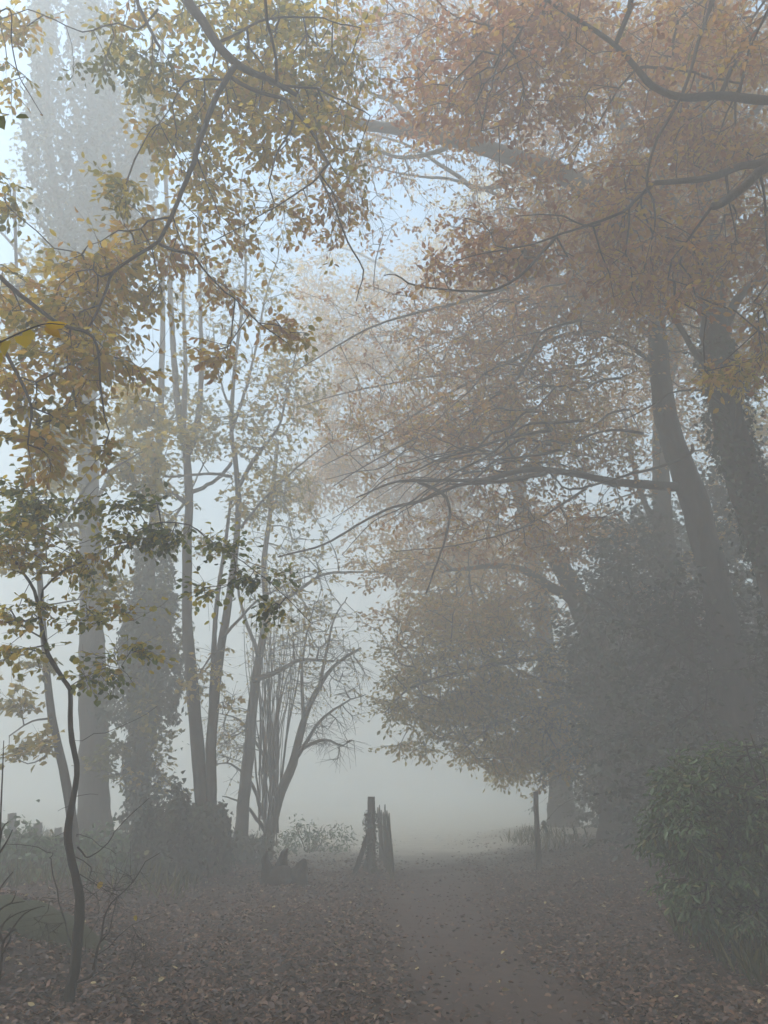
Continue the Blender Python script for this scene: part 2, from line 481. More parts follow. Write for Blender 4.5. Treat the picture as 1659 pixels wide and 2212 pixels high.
def tree(name, label, cat, base, trunk, limbs=(), clusters=(), seed=1, leaf='beech', size=0.075, bark=None, leafmat=None,
         group=None, rtip=0.0035, spread=0.30, flat=0.55, droop=0.25, sides=10, ivy=(), tw=3, bf=0.35, arch=0.06, ivysize=0.07, ivylump=0.05,
         tjit=0.07, ivymat=None, twigmat=None, limbname="limb", rough=0.10, crown="crown", rmul=1.0, moss=False, dens=1.0, clump=0.17):
    rng = np.random.default_rng(seed)
    bark = bark or M_BARK
    root = thing(name, label, cat, base, group)
    skel = []
    paths = []
    if trunk is not None:
        paths.append(('trunk', resample(trunk, 0.22), sides))
    for l in limbs:
        paths.append((limbname, resample(l, 0.14), max(6, sides - 2)))
    for nm, pa, sd_ in paths:
        if len(pa) > 6:        # slow crooked wander, none at the ends
            w = np.cumsum(rng.normal(0, 1, (len(pa), 3)), 0)
            w = w - np.linspace(0, 1, len(pa))[:, None] * w[-1]
            w *= (0.020 * min(1.0, 6.0 / len(pa)) * (1 if nm == 'trunk' else 1.3))
            pa[:, :3] += w
        v, q, t = tube(pa, sd_, rough, rng)
        make_mesh(nm, v, [q, t], bark, root, smooth=True)
        skel.append(pa)
    if clusters:
        sk = np.vstack(skel)
        T, tint, lv = sample_clusters(clusters, rng, dens, clump)
        pos, par, tipn = connect(sk, T, rng, bf=bf, arch=arch)
        ns = len(sk)
        cnt = np.zeros(len(pos)); cnt[tipn] += 1
        for q in range(len(pos) - 1, ns - 1, -1):
            if cnt[q] < 1: cnt[q] = 1
            if par[q] >= 0: cnt[par[q]] += cnt[q]
        rad = rtip * np.power(np.maximum(cnt, 1), 0.42) * rmul
        rad[:ns] = sk[:, 3]
        ids = np.arange(ns, len(pos))
        pr = np.minimum(rad[par[ids]], rad[ids] * 1.35)
        va, fa = frustums(pos[par[ids]], pos[ids], pr, rad[ids], 4)
        # sprays
        has = tipn > 0
        tp = pos[tipn]; D = unit(tp - pos[np.maximum(par[tipn], 0)])
        n = len(tp)
        up = np.array((0, 0, 1.0))
        Nn = unit(up + rng.normal(0, flat * 0.6, (n, 3)))
        S = unit(np.cross(Nn, D) + 1e-6)
        LB, LD, LN, LS, LT = [], [], [], [], []
        TA, TB = [], []
        kmax = int(lv.max())
        angs = {1: [0.0], 2: [0.5, -0.5], 3: [0.0, 0.75, -0.75], 4: [0.1, 0.8, -0.8, -0.2], 5: [0, .6, -.6, 1.2, -1.2]}[tw]
        per = max(1, int(math.ceil(kmax / tw)))
        for ai, a0 in enumerate(angs):
            a = a0 + rng.normal(0, 0.22, n)
            dj = unit(np.cos(a)[:, None] * D + np.sin(a)[:, None] * S + rng.normal(0, .12, (n, 3)) - np.array((0, 0, droop * 0.5)))
            Lj = spread * rng.uniform(0.6, 1.2, n)
            st = tp - D * (0.12 * spread * ai)
            TA.append(st); TB.append(st + dj * Lj[:, None])
            Sj = unit(np.cross(Nn, dj))
            for m in range(per):
                keep = (rng.uniform(0, 1, n) < lv / (per * tw)) & has
                if not keep.any(): continue
                fr = (m + rng.uniform(0.2, 0.9, n)) / per
                b = st + dj * (Lj * fr)[:, None]
                sg = 1 if m % 2 else -1
                b2 = rng.uniform(0.5, 1.1, n) * sg
                ld = np.cos(b2)[:, None] * dj + np.sin(b2)[:, None] * Sj - up * (droop + rng.normal(0, .2, n))[:, None]
                ln = Nn + rng.normal(0, flat, (n, 3))
                LB.append(b[keep]); LD.append(ld[keep]); LN.append(ln[keep])
                LS.append((size * rng.uniform(0.65, 1.2, n))[keep])
                LT.append((tint + rng.normal(0, tjit, n))[keep])
        TA = np.vstack(TA); TB = np.vstack(TB)
        vb, fb = frustums(TA, TB, np.full(len(TA), rtip * .75), np.full(len(TA), rtip * .4), 3)
        V = np.vstack((va, vb)); 
        make_mesh("branchwork", V, [np.vstack((fa, fb + len(va)))], twigmat or M_TWIG, root)
        if LB:
            LB = np.vstack(LB); LD = np.vstack(LD); LN = np.vstack(LN); LS = np.concatenate(LS); LT = np.concatenate(LT)
            v, f, k = leaves(LB, LD, LN, LS, leaf)
            make_mesh(crown, v, f, leafmat or M_AUT, root, tint=np.repeat(np.clip(LT, 0.0, 1.0), k))
    # ivy sleeves: (path index or None, list of (x,y,z,r)), thickness, count
    if ivy:
        LB, LD, LN = [], [], []
        for pa, cnt_ in ivy:
            q = resample(pa, 0.08)
            ii = rng.integers(0, len(q), cnt_)
            ax = unit(np.gradient(q[:, :3], axis=0))[ii]
            rr = q[ii, 3]
            ph = rng.uniform(0, 2 * np.pi, cnt_)
            u = unit(np.cross(ax, np.array((0.3, 1, 0.1)))); w = np.cross(ax, u)
            lump = 1 + 0.22 * np.sin(ph * 2 + ii * 0.11) + 0.18 * np.sin(ii * 0.31 + ph) + ivylump * (np.sin(ii * .045 + 1.3 * len(q)) + .7 * np.sin(ii * .11 + 2.1 * len(q) + ph))
            o = (np.cos(ph)[:, None] * u + np.sin(ph)[:, None] * w)
            rad = rr * lump * (1 - np.abs(rng.normal(0, 0.16, cnt_))) + np.where(rng.uniform(0, 1, cnt_) < .12, np.abs(rng.normal(0, .13, cnt_)), 0)
            LB.append(q[ii, :3] + o * rad[:, None] + ax * rng.normal(0, .05, (cnt_, 1)))
            LN.append(o + rng.normal(0, .45, (cnt_, 3)))
            LD.append(rng.normal(0, .6, (cnt_, 3)) - np.array((0, 0, .8)) + o * .3)
        LB = np.vstack(LB); LD = np.vstack(LD); LN = np.vstack(LN)
        nL = len(LB)
        v, f, k = leaves(LB, LD, LN, ivysize * rng.uniform(.6, 1.3, nL), 'ivy')
        make_mesh("ivy", v, f, ivymat or M_IVY, root, tint=np.repeat(np.clip(rng.normal(.45, .25, nL), 0, 1), k))
    return root

def px_path(pts, Y, r0, r1, pw=1.0):
    """pixels (px,py[,dY]) -> rows x,y,z,r tapering from r0 to r1 metres"""
    n = len(pts)
    out = []
    for i, p in enumerate(pts):
        dy = p[2] if len(p) > 2 else 0.0
        f = (i / max(1, n - 1)) ** pw
        out.append((*P(p[0], p[1], Y + dy), r0 + (r1 - r0) * f))
    return np.array(out)

def trunk_path(px, Y, pts, r0, r1, flare=1.5):
    """trunk standing on the ground below pixel column px at distance Y, then through the pixels"""
    b = gx(px, Y)
    up = px_path(pts, Y, r0, r1)
    return b, np.vstack((np.array([(b[0], b[1], b[2] - 0.15, r0 * flare * 1.15), (b[0] * .9 + .1 * up[0][0], b[1], b[2] + 0.22, r0 * flare)]),
                         np.array([(*(b * .55 + up[0][:3] * .45), r0 * 1.12)]), up))

# ------------------------------------------------------------------ right: the big trees over the lane
C = 'p'
# grey leaning trunk
b, tp_ = trunk_path(1622, 12, [(1600, 1640), (1560, 1330), (1505, 1110), (1452, 950), (1428, 850), (1418, 700), (1402, 520), (1360, 330), (1300, 120), (1230, -120)], 0.26, 0.09)
limbsA = [
    px_path([(1475, 1052), (1330, 1042, -.3), (1245, 1024, -.5), (1150, 1014, -.7), (1055, 1037, -1), (940, 1039, -1.2), (855, 1042, -1.4), (770, 1075, -1.6)], 12, .075, .012),
    px_path([(1150, 1014), (1100, 985), (1090, 955), (1090, 930)], 11.3, .025, .010),
    px_path([(1180, 1022), (1080, 1040), (995, 1047), (905, 1082), (830, 1102), (700, 1175), (600, 1203)], 11.0, .04, .012),
    px_path([(1495, 960), (1480, 987), (1330, 1032), (1230, 1057), (1195, 1027), (1160, 1000)], 11.2, .03, .010),
    px_path([(1265, 1057), (1180, 1107), (1100, 1147), (980, 1177), (855, 1192)], 11.4, .022, .006),
    px_path([(900, 1040), (960, 1080), (965, 1132), (940, 1212), (920, 1282)], 10.9, .03, .012),
    px_path([(1425, 790), (1300, 720), (1180, 737), (1105, 827), (1005, 892), (850, 970), (720, 1050)], 12, .05, .008),
    px_path([(1420, 740), (1300, 650), (1130, 767), (980, 842), (830, 937), (690, 1010)], 12.5, .05, .008),
    px_path([(1415, 690), (1330, 600), (1155, 752), (1045, 792), (905, 817), (740, 850), (640, 880)], 13, .05, .008),
    px_path([(1405, 560), (1280, 560, -1), (1040, 640, -1.5), (820, 700, -2), (640, 800, -2)], 13, .055, .008),
    px_path([(1400, 540), (1250, 395), (1130, 345), (1030, 312), (905, 283), (830, 275), (740, 255), (690, 180)], 10.8, .19, .06, 1.3),
    px_path([(1000, 302), (940, 330), (860, 340), (780, 320), (700, 330)], 11.8, .06, .012), px_path([(900, 283), (850, 220), (790, 190), (740, 110)], 11.8, .07, .012),
    px_path([(1180, 365), (1045, 410), (980, 375), (880, 315), (800, 290)], 13.3, .07, .02),
    px_path([(1100, 425), (1070, 420), (980, 390), (880, 380), (760, 350)], 13.0, .05, .015),
    px_path([(1030, 312), (960, 250), (900, 150), (930, 40), (960, -60)], 13.5, .08, .03),
    px_path([(1300, 120), (1150, 60), (1050, -40)], 12.5, .07, .03),
    px_path([(1360, 330), (1480, 200), (1600, 60)], 12.4, .09, .04),
]
_rg = np.random.default_rng(77)
for q in range(19):     # long thin shoots sweeping down towards the lane
    x0, y0 = _rg.uniform(1120, 1400), _rg.uniform(580, 1010); w = _rg.uniform(300, 560); dr = _rg.uniform(40, 290)
    pts = [(x0 - w * f, y0 + dr * f ** 1.6 + (_rg.normal(0, 11) if f else 0), _rg.normal(0, .12)) for f in np.linspace(0, 1, 9)]
    Yq = _rg.uniform(10.5, 13.2)
    limbsA.append(px_path(pts, Yq, .026, .005))
    m = int(_rg.integers(2, 6)); a0 = pts[m]          # one or two forks each
    for sg in ((1,) if q % 3 else (1, -1)):
        L = w * _rg.uniform(.25, .5)
        limbsA.append(px_path([(a0[0], a0[1], a0[2]), (a0[0] - L * .4, a0[1] + sg * L * .06 + _rg.normal(0, 6)), (a0[0] - L * .75, a0[1] + sg * L * .22 + _rg.normal(0, 8)), (a0[0] - L, a0[1] + sg * L * .34 + 12)], Yq, .013, .004))
clA = [
    (C, 1150, 800, 12.8, 300, 150, 2.2, 500, 0.67, 9), (C, 1000, 700, 12.5, 260, 110, 2, 260, 0.73, 7), (C, 900, 880, 12.5, 230, 120, 1.6, 200, 0.65, 7),
    (C, 1200, 640, 12.5, 230, 100, 2, 330, 0.75, 10), (C, 1130, 480, 13, 200, 110, 2, 240, 0.69, 9), (C, 1000, 960, 12, 260, 90, 1.6, 220, 0.67, 7),
    (C, 1180, 910, 13, 190, 100, 1.6, 220, 0.55, 10), (C, 1290, 480, 12.5, 120, 130, 1.5, 260, 0.57, 11), (C, 1330, 620, 12, 150, 120, 1.5, 300, 0.67, 11),
    (C, 1150, 300, 13, 260, 120, 2, 300, 0.71, 9), (C, 900, 190, 13.5, 180, 120, 2, 170, 0.77, 7), (C, 1000, 40, 13.5, 260, 120, 2, 240, 0.75, 8),
    (C, 1300, 100, 13, 260, 160, 2.5, 420, 0.69, 10), (C, 1560, 130, 13, 160, 160, 2.5, 280, 0.59, 10), (C, 1520, 420, 13.5, 200, 160, 2, 380, 0.63, 10),
    (C, 1560, 690, 13, 160, 160, 2, 280, 0.67, 9), (C, 1250, 1010, 12.5, 200, 60, 1.2, 110, 0.65, 7), (C, 1050, 1110, 12, 260, 80, 1.5, 150, 0.67, 7),
    (C, 800, 150, 12.5, 140, 150, 1.5, 130, .74, 5), (C, 760, 410, 12, 150, 130, 1.5, 110, .70, 4), (C, 880, 330, 12, 120, 60, 1, 60, .70, 6), (C, 810, 90, 13.5, 140, 150, 1.5, 240, .75, 1), (C, 720, 330, 13, 120, 120, 1.5, 140, .7, 1),
    ('w', 6.5, 14, 19, 5, 4, 5, 420, 0.65, 11), ('w', 2.5, 13.5, 24, 5, 3, 4, 260, 0.65, 11),
]
tree("beech_tree", "tall grey beech trunk leaning left right of the lane, with long low bare limbs", "tree", b, tp_, limbsA, clA,
     seed=11, size=.09, dens=1.35, clump=.22, tjit=.12, group="beeches over the lane", bf=.22, arch=.05)

# ivy trunk at the right edge
b, tp_ = trunk_path(1790, 10, [(1745, 1500), (1690, 1270), (1618, 1060), (1572, 900), (1548, 740), (1532, 560), (1510, 380), (1520, 150), (1500, -120)], 0.30, 0.11)
limbsB = [px_path([(1560, 830), (1500, 760), (1440, 660), (1380, 610)], 10, .06, .02),
          px_path([(1550, 730), (1600, 640), (1660, 590), (1740, 540)], 10, .09, .04),
          px_path([(1530, 520), (1450, 430), (1400, 300), (1340, 180)], 10, .08, .03),
          px_path([(1590, 950), (1600, 840), (1640, 740), (1660, 640)], 9.6, .05, .02),
          px_path([(1575, 890), (1530, 850), (1470, 845), (1400, 880), (1350, 905)], 9.8, .022, .008),
          px_path([(1515, 340), (1620, 250), (1740, 120)], 10, .09, .04)]
clB = [(C, 1560, 560, 10.5, 170, 110, 1.6, 260, 0.69, 9), (C, 1420, 560, 10, 120, 90, 1.2, 170, 0.71, 10), (C, 1450, 330, 10.5, 190, 140, 1.6, 260, 0.67, 9),
       (C, 1600, 820, 9.5, 80, 60, .8, 60, 0.50, 8), (C, 1610, 250, 10.5, 140, 160, 1.8, 240, 0.63, 9), (C, 1480, 60, 10.5, 220, 130, 2, 260, 0.67, 9),
       ('w', 8, 9, 16, 4, 4, 5, 420, 0.65, 11), ('w', 5, 6, 20, 5, 5, 4, 420, 0.65, 11)]
iv = np.vstack((tp_[2:8],)); iv = iv.copy(); iv[:, 3] *= 1.28
tree("ivy_clad_beech", "dark ivy-covered beech trunk leaning in at the right edge", "tree", b, tp_, limbsB, clB, seed=12, size=.085, dens=1.4,
     group="beeches over the lane", bf=.25, ivy=[(iv, 5200)], ivysize=.075)

# russet beech whose trunk stands outside the frame on the right
b = np.array((6.6, 5.6, float(H(6.6, 5.6))))
tr = np.array([(6.6, 5.6, b[2] - .2, .45), (6.55, 5.6, .4, .36), (6.5, 5.7, 3, .31), (6.5, 5.8, 6.5, .27), (6.4, 6, 9.5, .21), (6.1, 6.2, 13, .14), (5.6, 6.4, 16, .07)])
limbsC = [
    np.vstack(((6.5, 5.8, 6.6, .10), px_path([(1760, 225), (1659, 220), (1554, 210), (1475, 215), (1410, 190), (1375, 150), (1330, 100), (1265, 55), (1180, 0), (1100, -80)], 6.6, .058, .018))),
    np.vstack(((6.5, 5.75, 5.3, .12), px_path([(1790, 330), (1659, 352), (1605, 360), (1530, 385), (1415, 395)], 7.0, .06, .03))),
    np.vstack(((6.5, 5.75, 5.0, .12), px_path([(1780, 320), (1659, 358), (1605, 405), (1560, 440), (1538, 446)], 6.4, .06, .042))),
    px_path([(1560, -60), (1540, 0), (1505, 100), (1475, 200), (1420, 300), (1395, 390), (1412, 440), (1415, 490)], 6.6, .026, .010),
    px_path([(1415, 395), (1340, 460), (1275, 490), (1190, 515), (1110, 535), (980, 565)], 7.0, .022, .006),
    px_path([(1300, 480), (1260, 485), (1190, 467), (1115, 467)], 7.0, .014, .005),
    px_path([(1200, 510), (1120, 600), (1035, 625), (905, 620), (855, 592), (830, 595)], 7.2, .018, .007),
    px_path([(1180, 0), (1100, 100), (1065, 175), (1045, 250)], 6.6, .018, .006),
    px_path([(1375, 150), (1420, 140), (1500, 160), (1600, 180)], 7, .02, .012),
    px_path([(1554, 210), (1590, 130), (1640, 60), (1700, -20)], 6.8, .03, .015),
]
clC = [
    (C, 1130, 60, 7.50, 190, 90, 1.0, 330, 0.80, 9), (C, 1000, 170, 8.00, 190, 90, 1.0, 230, 0.82, 8), (C, 1080, 240, 7.70, 150, 70, .8, 100, 0.82, 8),
    (C, 1300, 120, 8.00, 170, 110, 1.2, 260, 0.72, 9), (C, 1520, 90, 7.70, 160, 110, 1.2, 280, .72, 9), (C, 930, 270, 8.30, 110, 50, .8, 40, 0.84, 7),
    (C, 1330, 430, 7.70, 90, 90, .7, 120, .70, 11), (C, 1180, 390, 8.30, 150, 55, .8, 60, 0.72, 9), (C, 1130, 520, 7.80, 180, 45, .7, 150, 0.78, 8),
    (C, 1400, 560, 8.00, 120, 90, .8, 160, .74, 9), (C, 1000, 590, 7.80, 150, 40, .6, 70, 0.82, 6), (C, 1560, 520, 7.70, 130, 130, 1, 180, .76, 8),
    (C, 1590, 310, 7.90, 110, 70, 1, 150, .70, 9), (C, 1640, 780, 7.50, 40, 100, .4, 50, .62, 7), (C, 1560, 800, 7.30, 60, 28, .3, 34, .52, 9), (C, 860, 60, 8.30, 90, 60, .8, 60, 0.78, 6),
    (C, 1430, 290, 7.90, 140, 80, .8, 160, .78, 8),
    ('w', 3, -1, 11.5, 5, 4.5, 2.5, 1000, .75, 10), ('w', 3, -6, 11.5, 5, 3.5, 2.5, 600, .75, 10), ('w', 5, 4, 11.5, 3, 3, 3, 420, .8, 11), ('w', 2.5, 3, 13, 3, 3, 2.5, 300, .75, 11), ('w', 7, 5, 12, 3, 4, 5, 380, .8, 11),  # unseen foliage over and behind the camera, added to shade the near fog
]
tree("beech_tree", "near beech with russet leaves reaching over the lane from past the right edge", "tree", b, tr, limbsC, clC, seed=13, size=.095, dens=0.85, clump=.30, tjit=.15,
     bark=M_BARKDK, group="beeches over the lane", bf=.25, arch=.04, rtip=.0028, spread=.26)

# the arch of foliage over the far lane: three beeches further back
b, tp_ = trunk_path(1340, 17.5, [(1325, 1600), (1290, 1400), (1250, 1302), (1220, 1237), (1175, 1172), (1140, 1120), (1100, 1000), (1090, 850)], 0.33, 0.09)
lim = [px_path([(1285, 1380), (1240, 1302), (1180, 1262), (1130, 1232), (1070, 1222), (1000, 1230)], 17.3, .15, .05),
       px_path([(1290, 1420), (1180, 1420, -.5), (1050, 1440, -1), (900, 1480, -1), (830, 1540, -1)], 17.5, .08, .012),
       px_path([(1310, 1500), (1200, 1520, -.5), (1080, 1560, -.6), (1000, 1620, -.6)], 17.5, .06, .012),
       px_path([(1280, 1380), (1350, 1330), (1440, 1290), (1500, 1285)], 16.5, .05, .02)]
cl = [(C, 950, 1330, 17, 150, 90, 1.6, 240, .52, 9), (C, 1010, 1420, 17, 180, 90, 1.6, 300, .42, 10), (C, 930, 1510, 17, 130, 70, 1.4, 180, .36, 10),
      (C, 1060, 1560, 17.5, 150, 70, 1.4, 220, .40, 10), (C, 1110, 1300, 18, 160, 100, 1.6, 230, .62, 9), (C, 900, 1230, 17.5, 130, 70, 1.4, 130, .60, 8),
      (C, 1080, 1630, 18.5, 110, 45, 1.2, 110, .46, 9), (C, 1130, 1470, 18, 140, 100, 1.6, 240, .40, 10), (C, 1200, 1640, 18, 80, 70, 1.2, 120, .44, 10),
      (C, 1400, 1310, 16.3, 110, 28, .6, 70, .74, 8), (C, 900, 1610, 18, 70, 25, .8, 26, .42, 8), (C, 1150, 1180, 18, 220, 80, 2, 200, .68, 9)]
tree("beech_tree", "forked beech behind the single post whose olive leaves arch low over the far lane", "tree", b, tp_, lim, cl, seed=21, size=.115, dens=1.4, spread=.42,
     group="beeches over the lane", rtip=.004)

b, tp_ = trunk_path(1215, 25, [(1205, 1600), (1180, 1400), (1150, 1200), (1110, 1000), (1060, 800), (1010, 600), (1000, 520)], 0.34, 0.10)
lim = [px_path([(1150, 1200), (1000, 1060), (860, 980), (700, 960)], 25, .12, .03), px_path([(1110, 1000), (960, 860), (820, 740), (680, 680)], 24, .12, .03),
       px_path([(1060, 800), (940, 660), (800, 560), (690, 520)], 25, .1, .03), px_path([(1180, 1400), (1040, 1330), (900, 1330)], 24.5, .1, .03),
       px_path([(1190, 1480), (1080, 1560), (1010, 1660)], 24.5, .05, .02)]
cl = [(C, 820, 960, 24, 180, 130, 3, 420, .66, 10), (C, 770, 740, 24, 170, 120, 3, 320, .62, 9), (C, 930, 1090, 24, 190, 110, 3, 340, .68, 10),
      (C, 820, 600, 25, 180, 80, 3, 170, .6, 7), (C, 960, 860, 25, 200, 150, 3, 360, .68, 9), (C, 1050, 640, 25, 200, 120, 3, 220, .6, 8),
      (C, 1000, 1240, 24, 170, 100, 3, 260, .52, 10), (C, 1120, 1640, 24, 110, 60, 2, 140, .44, 10), (C, 1040, 460, 25, 160, 120, 3, 140, .55, 7),
      (C, 700, 660, 24, 90, 110, 2, 130, .6, 6), (C, 690, 880, 24, 80, 110, 2, 150, .62, 8), (C, 710, 1030, 24, 90, 70, 2, 110, .62, 8)]
tree("beech_tree", "pale brown beech furthest down the lane, layered sprays above the bright opening", "tree", b, tp_, lim, cl, seed=22, size=.16, dens=1.2, spread=.55,
     group="beeches over the lane", rtip=.005)

# trunks behind the two leaning ones
b, tp_ = trunk_path(1500, 16.5, [(1470, 1500), (1450, 1250), (1430, 1100), (1430, 900), (1460, 700), (1470, 400)], 0.28, 0.12)
tree("beech_tree", "shadowed upright trunk half hidden behind the two leaning trunks on the right", "tree", b, tp_,
     [px_path([(1440, 1180), (1380, 1050), (1350, 900)], 16.5, .09, .03)],
     [(C, 1350, 900, 17, 200, 150, 2.5, 330, .66, 10), (C, 1550, 900, 18, 200, 200, 2.5, 300, .62, 10), (C, 1480, 500, 18, 220, 220, 3, 380, .66, 10), (C, 1250, 1130, 17.5, 150, 70, 2, 160, .66, 9),
      (C, 1600, 1150, 17, 160, 120, 2, 200, .5, 10), (C, 1480, 760, 18, 170, 120, 2, 260, .62, 10), (C, 1600, 980, 17, 120, 120, 2, 160, .5, 10)], seed=23, size=.115, spread=.4, group="beeches over the lane", moss=True)

# evergreen darkness under the beeches
def holly(name, label, X, Y, h, r, n, seed, px=None, size=.10):
    z = float(H(X, Y))
    rg = np.random.default_rng(seed)
    tr = np.array([(X, Y, z - .15, .16), (X + .05, Y, z + .6, .12), (X - .1, Y, z + h * .45, .085), (X, Y + .1, z + h * .95, .02)])
    lm = []
    for q in range(7):
        a = rg.uniform(0, 2 * np.pi); f = rg.uniform(.12, .7)
        lm.append(np.array([(X, Y, z + h * f, .045), (X + .5 * r * math.cos(a), Y + .5 * r * math.sin(a), z + h * (f + .08), .03),
                            (X + .85 * r * math.cos(a), Y + .85 * r * math.sin(a), z + h * (f + .10), .012)]))
    cl = [('w', X, Y, z + h * .30, r, r, h * .32, int(n * .45), .45, 12), ('w', X, Y, z + h * .60, r * .85, r * .85, h * .30, int(n * .38), .45, 12),
          ('w', X, Y, z + h * .86, r * .5, r * .5, h * .18, int(n * .17), .5, 12)]
    return tree(name, label, "tree", (X, Y, z), tr, lm, cl, seed=seed, leaf='round', size=size, leafmat=M_IVY, group="evergreens under the beeches",
                spread=.42, rtip=.004, sides=8, bark=M_BARKDK, tjit=.2)
holly("holly_tree", "dark broad holly nearest the laurel bush, below the ivy trunk", 5.3, 12.6, 4.6, 1.7, 900, 31)
holly("holly_tree", "tallest dark holly directly behind the grey leaning trunk", 5.4, 15.6, 6.4, 2.0, 1000, 32)
holly("holly_tree", "dark holly right of the single post with its edge facing the lane", 6.0, 18.6, 5.6, 1.9, 850, 33)
holly("holly_tree", "dim rounded holly behind the single post at the far end of the lane", 6.7, 23.0, 5.6, 2.3, 700, 34, size=.13)
holly("holly_tree", "dark holly at the far right edge beyond the ivy trunk", 8.6, 15.5, 8.0, 2.6, 1100, 35, size=.13)
holly("holly_tree", "faint dark holly deep in the shade between the leaning trunks", 8.2, 21.0, 9.0, 3.0, 1000, 36, size=.16)

# laurel bush in front on the right
def laurel():
    X, Y = 4.25, 8.3
    z = float(H(X, Y))
    rg = np.random.default_rng(41)
    root_pt = (X, Y, z)
    lm = []
    for q in range(26):
        a = rg.uniform(0, 2 * np.pi); rr = rg.uniform(.3, 1.15); hh = rg.uniform(.8, 1.75)
        x0, y0 = X + .45 * rr * math.cos(a), Y + .45 * rr * math.sin(a)
        zz = float(H(x0, y0))
        lm.append(np.array([(x0, y0, zz - .05, .016), (X + .7 * rr * math.cos(a), Y + .7 * rr * math.sin(a), z + hh * .5, .013),
                            (X + 1.0 * rr * math.cos(a), Y + 1.0 * rr * math.sin(a), z + hh, .006)]))
    cl = [(C, 1560, 1720, 8.1, 120, 85, .6, 420, .5, 12), (C, 1500, 1800, 8.0, 95, 75, .6, 330, .45, 12), (C, 1620, 1860, 7.9, 110, 110, .6, 380, .45, 11),
          (C, 1530, 1920, 8.0, 90, 70, .5, 190, .5, 9), (C, 1660, 1690, 8.2, 90, 80, .5, 260, .55, 12), (C, 1470, 1730, 8.1, 45, 40, .3, 60, .6, 10),
          (C, 1600, 1990, 7.8, 100, 45, .5, 120, .55, 8), (C, 1720, 1850, 8.2, 90, 150, .6, 320, .5, 12), (C, 1445, 1690, 8.0, 34, 34, .2, 9, .6, 8), (C, 1600, 1640, 8.2, 60, 30, .3, 26, .6, 9), (C, 1425, 1790, 8, 24, 40, .2, 8, .55, 8)]
    tr = np.array([(X, Y, z - .1, .035), (X, Y + .05, z + .5, .028), (X + .1, Y, z + 1.2, .014)])
    r = tree("laurel_bush", "leafy dark green bush at the right edge in front of the shaded wood", "bush", root_pt, tr, lm, cl, seed=42, leaf='long', size=.082,
             leafmat=M_LAUREL, spread=.2, rtip=.003, sides=6, bark=M_BARKDK, tjit=.28, limbname="stem", flat=.5, droop=.45, rough=.05)
laurel()

# ------------------------------------------------------------------ left: overhanging beech with golden leaves
b = np.array((-5.6, 4.6, float(H(-5.6, 4.6))))
tr = np.array([(-5.6, 4.6, b[2] - .2, .42), (-5.6, 4.6, .45, .34), (-5.5, 4.6, 3, .29), (-5.6, 4.7, 7, .24), (-5.5, 4.8, 10, .19), (-5.2, 4.8, 13, .12), (-5, 5, 15.5, .05)])
limbsL = [
    np.vstack(((-5.5, 4.8, 9.6, .11), px_path([(300, -240), (370, -90), (405, 0), (440, 50), (475, 105), (515, 142), (550, 162), (582, 174), (640, 205)], 6.0, .075, .022))),
    np.vstack(((-5.5, 4.75, 8.9, .06), px_path([(230, -200), (280, -60), (295, 0), (315, 45), (345, 102)], 6.1, .028, .017))),
    px_path([(507, 145), (480, 190), (455, 240), (435, 300), (420, 350), (395, 410), (375, 460), (345, 520), (300, 550), (250, 585), (235, 620), (210, 675), (175, 735), (150, 790)], 6.0, .034, .008),
    px_path([(250, 583), (200, 597), (190, 575), (215, 548)], 6.0, .012, .006),
    px_path([(345, 528), (385, 545), (425, 555), (465, 600), (525, 665), (620, 740)], 6.0, .017, .005),
    px_path([(370, 465), (310, 470), (250, 495), (190, 530)], 6.0, .012, .004),
    px_path([(500, 168), (550, 200), (625, 220), (630, 260), (622, 285), (590, 340), (580, 400)], 6.0, .024, .007),
    px_path([(625, 220), (665, 270), (690, 320), (707, 357), (690, 375), (715, 440), (750, 525), (782, 585), (770, 650)], 6.0, .02, .005),
    px_path([(690, 375), (650, 400), (590, 440), (510, 485), (435, 530)], 6.0, .011, .004),
    px_path([(488, 170), (440, 165), (400, 175), (360, 240), (320, 290)], 6.0, .013, .005),
    np.vstack(((-5.55, 4.7, 6.5, .07), px_path([(-160, 500), (-60, 560), (40, 640), (120, 700), (200, 730), (215, 820), (225, 900)], 5.6, .028, .005))),
    np.vstack(((-5.55, 4.7, 6.0, .06), px_path([(-140, 640), (-40, 700), (30, 790), (70, 880), (60, 960)], 5.4, .024, .006))),
    px_path([(345, 20), (300, 60), (260, 40), (180, 60), (60, 20)], 6.1, .014, .006),
    px_path([(470, 100), (560, 60), (680, 40), (780, 60)], 6.1, .018, .006),
    px_path([(582, 174), (680, 190), (760, 230), (800, 250)], 6.1, .016, .005),
]
